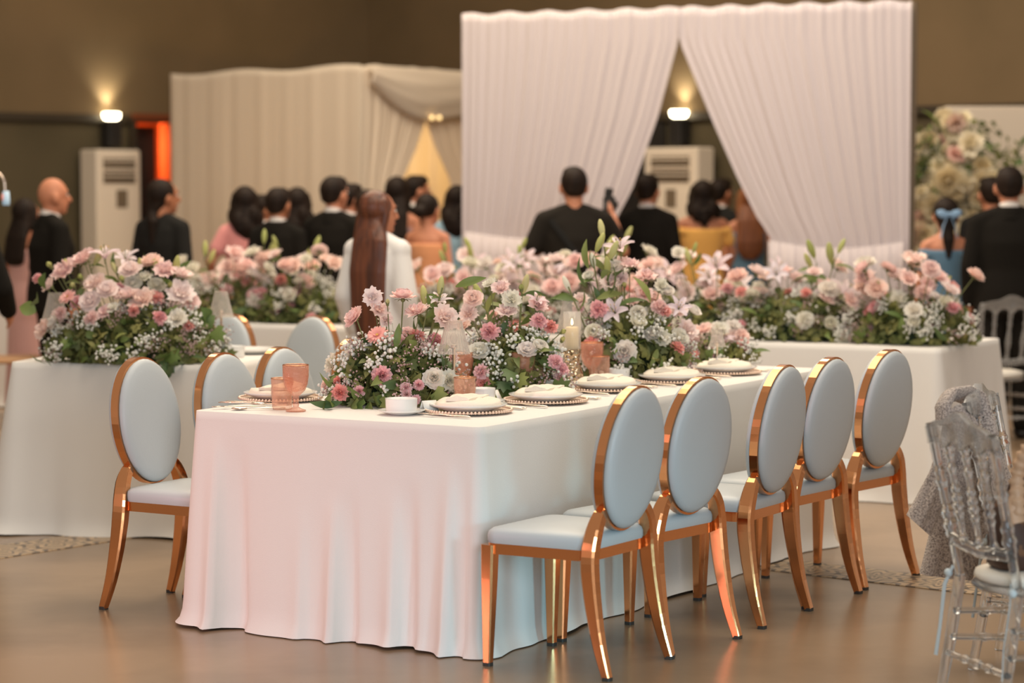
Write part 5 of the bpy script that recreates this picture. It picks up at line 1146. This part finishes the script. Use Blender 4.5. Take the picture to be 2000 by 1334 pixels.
def person(px, py, Y, yaw, label, top='suit', hair='short', female=False, hm=None, skin=None, hyaw=0.0, armL=None, armR=None, bottom=None, fat=1.0, hlen=0.4, collar=True, sleeves=None, htilt=0.0):
    skin = skin or M['skin']; hm = hm or M['hair']
    Pt = at(px, py, Y); H = Pt.z; s = H / 1.73
    root = tag(empty('person', (Pt.x, Y, 0), math.radians(yaw)), label, 'person'); root.scale = (s, s, s)
    k = (0.88 if female else 1.0); kx = k * fat
    sh = 0.185 * kx
    def arm_pts(side, spec):
        S = Vector((side * (sh - 0.012), -0.008, 1.372))
        if spec is None: E, Wr = Vector((side * (sh + 0.035), -0.03, 1.10)), Vector((side * (sh + 0.03), 0.05, 0.87))
        else: E, Wr = Vector((side * spec[0][0], spec[0][1], spec[0][2])), Vector((side * spec[1][0], spec[1][1], spec[1][2]))
        return S, E, Wr
    arms = [(sd,) + arm_pts(sd, sp) for sd, sp in ((-1, armL), (1, armR))]
    mb = MB()
    loft(mb, [(0.84, 0, 0, 0.155 * kx, 0.105 * fat), (0.93, 0, -0.01, 0.168 * kx * (1.06 if female else 1), 0.118 * fat), (1.08, 0, 0.0, 0.135 * kx * (0.95 if female else 1.04), 0.098 * fat), (1.25, 0, 0.0, 0.158 * kx, 0.112 * fat), (1.37, 0, -0.01, 0.165 * kx, 0.095), (1.43, 0, -0.012, 0.11 * k, 0.07), (1.455, 0, -0.012, 0.062, 0.058)])
    mb.tube([(0, -0.016, 1.40), (0, -0.006, 1.53)], [0.062 * k, 0.056 * k], 14)
    for sd in (-1, 1): caps(mb, (sd * 0.03, -0.02, 1.425), (sd * (sh - 0.02), -0.012, 1.375), 0.05, 0.05 * k)
    for sd in (-1, 1):
        caps(mb, (sd * 0.085 * k, 0, 0.88), (sd * 0.09 * k, 0.01, 0.49), 0.082 * k, 0.052 * k); caps(mb, (sd * 0.09 * k, 0.01, 0.49), (sd * 0.095 * k, -0.015, 0.30), 0.05 * k, 0.052 * k); caps(mb, (sd * 0.095 * k, -0.015, 0.30), (sd * 0.095 * k, -0.01, 0.08), 0.05 * k, 0.034)
        mb.ball((sd * 0.098, 0.05, 0.035), (0.042, 0.115, 0.034), 12, 8)
    for sd, S, E, Wr in arms:
        caps(mb, S, E, 0.048 * k, 0.042 * k); caps(mb, E, Wr, 0.041 * k, 0.028 * k); hand(mb, Wr, Wr - E, sd)
    Rh = Matrix.Rotation(math.radians(hyaw), 3, 'Z') @ Matrix.Rotation(math.radians(htilt), 3, 'X'); hc = Vector((0, 0.008, 1.537)); HS = 1.10
    def hp(x, y, z): return hc + Rh @ (Vector((x, y, z - 1.555)) * HS)
    def hb(m_, c, r, nu=14, nv=10): m_.ball(hp(*c), tuple(x * HS for x in (r if isinstance(r, tuple) else (r, r, r))), nu, nv, Rh)
    hb(mb, (0, 0.0, 1.628), (0.074, 0.094, 0.100), 18, 12); hb(mb, (0, 0.028, 1.565), (0.058, 0.066, 0.072)); hb(mb, (0, 0.058, 1.522), (0.034, 0.034, 0.026)); hb(mb, (0, 0.02, 1.58), (0.066, 0.07, 0.06))
    mb.tube([hp(0, 0.088, 1.63), hp(0, 0.112, 1.588)], [0.011, 0.017], 10); hb(mb, (0, 0.108, 1.586), (0.019, 0.020, 0.014), 10, 6)
    for sd in (-1, 1): hb(mb, (sd * 0.076, 0.0, 1.60), (0.015, 0.024, 0.036), 10, 8)
    hb(mb, (0, 0.082, 1.552), (0.026, 0.014, 0.010), 10, 6); hb(mb, (0, 0.084, 1.645), (0.05, 0.014, 0.012), 10, 6)
    remesh_obj(mb, 'body', skin, root, 0.0105, 2)
    for sd in (-1, 1):
        e = MB(); hb(e, (sd * 0.031, 0.086, 1.622), (0.012, 0.008, 0.007), 8, 6); e.build('eye', M['eye'], root)
        e = MB(); hb(e, (sd * 0.031, 0.0925, 1.622), (0.005, 0.004, 0.005), 8, 6); e.build('iris', M['brow'], root)
        e = MB(); e.tube([hp(sd * 0.014, 0.096, 1.645), hp(sd * 0.03, 0.097, 1.651), hp(sd * 0.05, 0.084, 1.645)], [0.003, 0.0045, 0.002], 6); e.build('eyebrow', M['brow'], root)
    e = MB(); hb(e, (0, 0.093, 1.553), (0.021, 0.008, 0.006), 10, 6); e.build('lips', M['lip'], root)
    # hair
    if hair != 'bald':
        mb = MB()
        hb(mb, (0, -0.016, 1.640), (0.083, 0.096, 0.094), 20, 12)
        if hair == 'short': hb(mb, (0, -0.045, 1.595), (0.068, 0.058, 0.05)); hb(mb, (0, 0.035, 1.690), (0.066, 0.056, 0.042))
        if hair in ('shoulder', 'long', 'tied', 'pony'):
            hb(mb, (0, -0.02, 1.640), (0.089, 0.100, 0.097)); zb_ = 1.62 - hlen; w0 = 0.094 if hair != 'tied' else 0.082
            pts = [hp(0, -0.035, 1.64), hp(0, -0.05, 1.56)]
            if hair == 'long': rr_ = [(w0, 0.07), (w0 * 1.05, 0.06)]; pts += [Vector((0, -0.10, 1.42)), Vector((0, -0.13, 1.25)), Vector((0, -0.125, (1.25 + zb_) / 2)), Vector((0, -0.12, zb_))]; rr_ += [(0.118, 0.045), (0.124, 0.035), (0.115, 0.032), (0.055, 0.02)]
            elif hair == 'shoulder':
                rr_ = [(w0, 0.07), (w0 * 1.15, 0.07)]; pts += [Vector((0, -0.07, 1.47)), Vector((0.01, -0.105, zb_ + 0.07)), Vector((0.02, -0.105, zb_))]; rr_ += [(w0 * 1.38, 0.066), (w0 * 1.0, 0.045), (w0 * 0.35, 0.02)]
                for q_ in ((-0.10, -0.03, 1.50), (0.11, -0.04, 1.48), (-0.06, -0.11, 1.46), (0.07, -0.11, 1.50), (0.0, -0.12, 1.42)): mb.ball(q_, (0.04, 0.035, 0.07), 10, 8)
            else: rr_ = [(w0, 0.07), (0.07, 0.06)]; pts += [hp(0, -0.085, 1.50), Vector((0, -0.12, 1.42)), Vector((0, -0.13, zb_))]; rr_ += [(0.045, 0.04), (0.045, 0.035), (0.016, 0.014)]
            mb.tube(pts, rr_, 16, up=(1, 0, 0))
            if hair in ('shoulder', 'long'):
                for sd in (-1, 1): mb.tube([hp(sd * 0.062, 0.0, 1.68), hp(sd * 0.084, 0.0, 1.60), hp(sd * 0.086, -0.02, 1.50)], [0.03, 0.028, 0.018], 10)
        if hair == 'bun': hb(mb, (0, -0.02, 1.640), (0.087, 0.100, 0.096)); hb(mb, (0, -0.115, 1.600), (0.052, 0.042, 0.048))
        remesh_obj(mb, 'hair', hm, root, 0.0095, 2)
    if hair == 'pony':                                # hair ribbon
        bw = MB()
        for sd in (-1, 1):
            bw.ball(hp(sd * 0.045, -0.125, 1.622), (0.046, 0.014, 0.030), 12, 8, Matrix.Rotation(sd * -0.35, 3, 'Y')); bw.tube([hp(sd * 0.01, -0.125, 1.61), hp(sd * 0.04, -0.135, 1.54), hp(sd * 0.055, -0.13, 1.46)], [(0.008, 0.003), (0.02, 0.003), (0.024, 0.003)], 8, up=(0, 1, 0))
        bw.ball(hp(0, -0.13, 1.62), (0.016, 0.014, 0.018), 8, 6); bw.build('hair_ribbon', M['bow'], root)
    # clothes
    g = 0.016; tm = M[top] if isinstance(top, str) else top
    def torso(mb, z0, ztop=None, gg=g, flare=1.0):
        rg = [(0.84, 0.175 * kx * flare + gg, 0.125 * fat * flare + gg), (0.95, 0.172 * kx + gg, 0.12 * fat + gg), (1.08, 0.146 * kx + gg, 0.102 * fat + gg), (1.25, 0.166 * kx + gg, 0.115 * fat + gg), (1.36, 0.172 * kx + gg, 0.098 + gg), (1.42, 0.135 * k + gg, 0.076 + gg), (1.455, 0.066 + gg, 0.06 + gg)]
        rg = [(z, a, b) for z, a, b in rg if z >= z0 and (ztop is None or z <= ztop)]
        if not rg or rg[0][0] > z0 + 0.01: rg.insert(0, (z0, rg[0][1] * 1.01, rg[0][2] * 1.01))
        if ztop and rg[-1][0] < ztop - 0.005: rg.append((ztop, rg[-1][1] * 0.985, rg[-1][2]))
        loft(mb, [(z, 0, -0.006, a, b) for z, a, b in rg])
    def sleeve(mb, frac, gg=0.016, puff=0.0):
        for sd, S, E, Wr in arms:
            mb.ball(S, 0.050 * k + gg + puff * 0.5, 12, 8); caps(mb, (sd * 0.05, -0.018, 1.425), S, 0.05 + gg * 0.8, 0.048 * k + gg)
            if frac <= 1: q = S.lerp(E, frac); caps(mb, S, q, 0.050 * k + gg + puff * 0.4, 0.05 * k + gg + puff)
            else: q = E.lerp(Wr, frac - 1); caps(mb, S, E, 0.050 * k + gg, 0.046 * k + gg + puff); caps(mb, E, q, 0.046 * k + gg + puff, 0.036 * k + gg)
    kind = {'suit': 'jacket', 'navy': 'jacket', 'tee': 't_shirt', 'white_blouse': 'blouse'}.get(top, 'dress')
    mb = MB()
    if kind == 'jacket':
        torso(mb, 0.80); sleeve(mb, 1.93); remesh_obj(mb, 'jacket', tm, root, 0.013, 3)
        if collar:
            c2 = MB(); rg = []
            for z, r_ in ((1.43, 0.074), (1.455, 0.071), (1.492, 0.063), (1.492, 0.056), (1.45, 0.06)): rg.append([Vector((r_ * math.cos(2 * PI * j / 20), -0.008 + r_ * 1.02 * math.sin(2 * PI * j / 20), z - 0.018 * math.sin(2 * PI * j / 20))) for j in range(20)])
            c2.grid(rg, True); c2.build('shirt_collar', M['shirt'], root)
            c3 = MB(); rg = []
            for z, r_ in ((1.40, 0.10), (1.45, 0.084), (1.476, 0.076), (1.468, 0.07), (1.42, 0.075)): rg.append([Vector((r_ * (1 + 0.1 * k) * math.cos(2 * PI * j / 20), -0.012 + r_ * math.sin(2 * PI * j / 20), z - 0.03 * max(0, math.sin(2 * PI * j / 20)))) for j in range(20)])
            c3.grid(rg, True); c3.build('lapel', tm, root)
    elif kind == 't_shirt':
        torso(mb, 0.86); sleeve(mb, 0.72, 0.02); remesh_obj(mb, 't_shirt', tm, root, 0.013, 3)
    elif kind == 'blouse':
        torso(mb, 0.88, gg=0.022); sleeve(mb, 1.9, 0.022, 0.018); remesh_obj(mb, 'blouse', tm, root, 0.013, 3)
    else:
        zt = {'off': 1.335, 'strap': 1.33}.get(sleeves, 1.44)
        rg = [(0.10, 0, 0, 0.21 * k, 0.19), (0.5, 0, 0, 0.19 * k, 0.16), (0.80, 0, -0.005, 0.185 * kx, 0.138 * fat)]; loft(mb, rg); torso(mb, 0.79, None if zt > 1.43 else zt, 0.012)
        if sleeves == 'short': sleeve(mb, 0.55, 0.014, 0.006)
        if sleeves == 'off':
            for sd, S, E, Wr in arms: caps(mb, S.lerp(E, 0.22), S.lerp(E, 0.55), 0.062 * k, 0.066 * k)
            loft(mb, [(1.30, 0, -0.006, (sh + 0.05), 0.115), (1.345, 0, -0.006, (sh + 0.045), 0.108)])
        remesh_obj(mb, 'dress', tm, root, 0.013, 3)
    if kind in ('jacket', 't_shirt', 'blouse'):
        mb = MB()
        if bottom == 'skirt': loft(mb, [(0.45, 0, 0, 0.17, 0.15), (0.8, 0, 0, 0.185, 0.14), (0.95, 0, 0, 0.175 * kx + 0.012, 0.132)]); remesh_obj(mb, 'skirt', M['white_blouse'], root, 0.015, 3)
        else:
            loft(mb, [(0.80, 0, -0.005, 0.172 * kx, 0.128 * fat), (0.98, 0, -0.005, 0.168 * kx, 0.12 * fat)])
            for sd in (-1, 1): caps(mb, (sd * 0.088 * k, 0, 0.86), (sd * 0.093 * k, 0.008, 0.49), 0.096 * k, 0.073 * k); caps(mb, (sd * 0.093 * k, 0.008, 0.49), (sd * 0.096 * k, -0.008, 0.10), 0.073 * k, 0.062 * k)
            remesh_obj(mb, 'trousers', M['trouser'], root, 0.015, 3)
    for sd in (-1, 1):
        e = MB(); e.ball((sd * 0.098, 0.052, 0.036), (0.048, 0.124, 0.040), 14, 8); e.v = [(x, y, max(z, 0.002)) for x, y, z in e.v]; e.build('shoe', M['shoe'], root)
    return root, Matrix.Translation(root.location) @ Matrix.Rotation(math.radians(yaw), 4, 'Z') @ Matrix.Diagonal((s, s, s, 1))
person(50, 388, 16.9, -38, 'woman with long dark hair in a pale pink gown half hidden behind the bald man', 'pinkgown', 'long', True, hlen=0.42, sleeves='strap', armL=((0.26, 0.0, 1.13), (0.27, 0.06, 0.88)))
person(100, 347, 16.2, -62, 'bald man in a black suit in profile at the left', 'suit', 'bald', fat=1.24, hyaw=-4)
person(318, 350, 17.0, -30, 'person with long tied-back dark hair in a charcoal jacket beside the air conditioner', 'navy', 'tied', hyaw=-28, hlen=0.36, collar=False, skin=M['skin_d'])
person(478, 364, 17.5, 8, 'woman in a dusty pink dress with dark hair to her shoulders', 'pinkdress', 'shoulder', True, hlen=0.30, sleeves='short', armL=((0.27, -0.02, 1.14), (0.25, 0.14, 0.94)))
person(516, 380, 18.7, -10, 'guest with dark hair mostly hidden between the pink dress and a suited man', 'suit', 'short', hyaw=-60, skin=M['skin_d'])
person(543, 366, 16.8, -14, 'man in a black suit with a pale shirt collar, right of the pink dress', 'suit', 'short', hyaw=-12, skin=M['skin_d'], fat=0.92)
person(581, 366, 18.0, -8, 'woman with dark shoulder-length hair and a bare arm between two suited men', 'mauve', 'shoulder', True, hlen=0.27, sleeves='strap')
person(652, 344, 16.9, -24, 'tall man in a black suit, left of the long-haired woman', 'suit', 'short', hyaw=-14, fat=1.04)
person(683, 358, 18.2, -30, 'man with dark hair just showing past the tall suited man', 'suit', 'short', hyaw=-22)
person(716, 370, 17.4, -10, 'dark-haired guest hidden behind the long-haired woman in white', 'navy', 'short', collar=False)
person(738, 373, 13.35, -26, 'woman in a white satin blouse with very long straight chestnut hair', 'white_blouse', 'long', True, hm=M['hair_b'], hyaw=-34, hlen=0.86, bottom='skirt')
person(776, 345, 18.8, -14, 'tall woman with long dark hair in a mauve dress behind the white blouse', 'mauve', 'long', True, hlen=0.42, sleeves='strap')
person(812, 342, 19.6, -48, 'man with short dark hair looking right near the booth opening', 'suit', 'short', hyaw=-20)
person(836, 378, 17.5, -22, 'bare-shouldered woman with a dark bun in a peach dress', 'peach', 'bun', True, sleeves='strap', hyaw=-10)
person(893, 362, 18.6, -10, 'woman with dark hair in a pale blue dress, cut off by the curtain edge', 'paleblue', 'shoulder', True, hlen=0.32, sleeves='short')
ph, phm = person(1121, 325, 16.0, 6, 'photographer in a black t-shirt with a camera raised in the right hand', 'tee', 'short', fat=1.12, armR=((0.335, 0.05, 1.17), (0.285, 0.20, 1.40)), armL=((0.29, 0.0, 1.15), (0.14, 0.28, 1.20)))
b = MB().tube([(-0.17, -0.118, 1.38), (-0.05, -0.148, 1.22), (0.06, -0.146, 1.08), (0.15, -0.105, 0.95)], [(0.021, 0.004)] * 4, 8, up=(1, 0, 0)); b.build('shoulder_strap', M['navy'], ph)
person(1265, 340, 18.3, -12, 'man in a black suit seen through the parted white curtains', 'suit', 'short', hyaw=-14)
person(1372, 352, 18.7, 4, 'woman in a marigold off-shoulder dress seen through the parted curtains', 'orange', 'shoulder', True, hlen=0.22, sleeves='off', fat=1.12, skin=M['skin'], armL=((0.25, 0.02, 1.14), (0.2, 0.12, 0.95)), armR=((0.25, 0.02, 1.14), (0.2, 0.12, 0.95)))
person(1408, 348, 20.3, -40, 'man partly hidden behind the marigold dress', 'navy', 'short', hyaw=-10, skin=M['skin_d'])
person(1463, 362, 19.3, 0, 'woman with long auburn hair in a dusty blue dress beside the marigold dress', 'blue', 'long', True, hm=M['hair_c'], hlen=0.52, sleeves='strap')
person(1848, 386, 15.9, 0, 'woman in a blue off-shoulder dress with a blue ribbon in her dark hair', 'blue', 'pony', True, hlen=0.34, sleeves='off', fat=0.98)
person(1972, 325, 15.4, -4, 'man in a black suit at the right edge, seen from behind', 'suit', 'short', fat=1.12)
person(1936, 345, 17.2, 10, 'dark-haired guest half hidden by the suited man at the right', 'navy', 'short', collar=False)
person(-84, 345, 13.2, -12, 'person in black at the picture\'s left edge, only a sleeve and hand showing', 'suit', 'short', collar=False, armR=((0.275, -0.02, 1.10), (0.23, 0.16, 0.96)))
# the camera in the photographer's hand, and its lens
hw = phm @ Vector((0.27, 0.255, 1.475))
cr = tag(empty('camera_body', hw, math.radians(-16)), 'black photo camera held up beside the photographer\'s head', 'camera')
MB().box((0, 0, 0), (0.075, 0.06, 0.12), bev=0.01).build('body', M['black'], cr, False)
MB().box((0, -0.004, 0.085), (0.05, 0.05, 0.06), Matrix.Rotation(0.2, 3, 'Y'), bev=0.008).build('flash', M['black'], cr, False)
MB().tube([(0, 0.03, 0.0), (0, 0.12, 0.0)], [0.034, 0.036], 16).build('lens', M['black'], cr)
MB().box((0, -0.032, 0.0), (0.055, 0.004, 0.05)).build('screen', M['glass'], cr, False)
# white object the blue-dressed woman holds out
q = at(1794, 508, 15.75)
wp = tag(empty('clutch', q, 0.2), 'small white rounded object held out left of the woman in blue', 'clutch'); wp.rotation_euler = (0.2, 0.5, 0.2)
MB().box((0, 0, 0), (0.115, 0.04, 0.07), bev=0.014).build('body', M['porcelain'], wp)
MB().tube([(0.03 + 0.018 * math.cos(2 * PI * k / 16), -0.022, 0.018 * math.sin(2 * PI * k / 16)) for k in range(17)], 0.004, 6, False).build('ring', M['acgrey'], wp)

# ------------------------------------------------------------------ the far left: gooseneck lamp, small table with candle, chair
q = at(10, 385, 13.6)
gl = tag(empty('gooseneck_lamp', (q.x - 0.16, 13.6, 0)), 'slim arched metal lamp at the left edge with a small blue and pink glowing shade', 'lamp')
pts = [(0, 0, 0.02), (0, 0, 1.2), (0, 0, q.z + 0.0)] + [(0.08 - 0.08 * math.cos(a), 0, q.z + 0.06 + 0.09 * math.sin(a)) for a in [PI * k / 12 for k in range(12)]] + [(0.16, 0, q.z + 0.03)]
MB().tube(pts, 0.008, 8).build('stem', M['silver'], gl); MB().lathe([(0.0, 0), (0.12, 0), (0.12, 0.015), (0.01, 0.022), (0.0, 0.022)], 24).build('base', M['silver'], gl)
M['lamp_blue'] = mat('lamp_shade_blue', lin(190, 210, 222), 0.4, emit=(lin(150, 190, 214), 0.35)); M['lamp_pink'] = mat('lamp_shade_pink', lin(232, 170, 160), 0.4, emit=(lin(230, 120, 110), 0.3))
MB().lathe([(0.0, 0.035), (0.018, 0.033), (0.022, -0.015), (0.020, -0.045), (0.0, -0.046)], 16, (0.165, 0, q.z)).build('lamp_shade', M['lamp_blue'], gl)
MB().ball((0.149, -0.012, q.z), (0.008, 0.012, 0.022), 8, 6).build('reflector', M['lamp_pink'], gl)
q = at(36, 528, 17.6)
lt = cloth_table('small clothed table with a candle far behind at the left edge', Vector((q.x - 0.82, 17.6, 0)), Vector((1, 0, 0)), Vector((0, 1, 0)), 0.78, 0.7, at(20, 541, 17.8).z, 71, 0.04, 'side_table')
q2 = at(20, 541, 17.8); ct = MB().lathe([(0.0, 0), (0.03, 0), (0.034, 0.06), (0.031, 0.06), (0.028, 0.004), (0.0, 0.004)], 20).build('tealight_glass', M['shade_glass']); ct.location = (q2.x, 17.8, q2.z + 0.002); tag(ct, 'small glass candle cup glowing on the far left table', 'candle')
MB().lathe([(0.0, 0.012), (0.009, 0.02), (0.014, 0.032), (0.008, 0.052), (0.0, 0.066)], 12).build('flame', M['flame'], ct)
q3 = at(29, 515, 18.05); rd = tag(empty('flower_pot', (q3.x, 18.05, q2.z + 0.002)), 'small round red pot on the far left table', 'pot')
MB().lathe([(0.0, 0), (0.04, 0), (0.062, 0.04), (0.06, 0.085), (0.045, 0.1), (0.0, 0.1)], 20).build('pot', M['orange_wall'], rd)
MB().lathe([(0.0, 0.1), (0.046, 0.1), (0.046, 0.11), (0.0, 0.112)], 20).build('rim', M['wood'], rd)
q = gp(20, 699, 0.46)
wc = tag(empty('wooden_chair', (q.x, q.y, 0), 0.3), 'pale wooden seat at the left edge behind the left table', 'chair')
MB().box((0, 0, 0.45), (0.42, 0.4, 0.035), bev=0.012).build('seat', mat('pale_wood', lin(196, 152, 112), 0.5), wc)
for sx in (-1, 1):
    for sy in (-1, 1): MB().tube([(sx * 0.18, sy * 0.17, 0.44), (sx * 0.19, sy * 0.18, 0.0)], [0.018, 0.014], 8).build('leg', M['wood'], wc)

# ------------------------------------------------------------------ freeze the remeshed bodies and clothes
bpy.context.view_layer.update()
dg = bpy.context.evaluated_depsgraph_get()
done = []
for o in PENDING:
    me = bpy.data.meshes.new_from_object(o.evaluated_get(dg)); done.append((o, me))
for o, me in done:
    m_ = list(o.data.materials); o.modifiers.clear(); o.data = me
    me.materials.clear()
    for x in m_: me.materials.append(x)
    me.polygons.foreach_set('use_smooth', [True] * len(me.polygons))
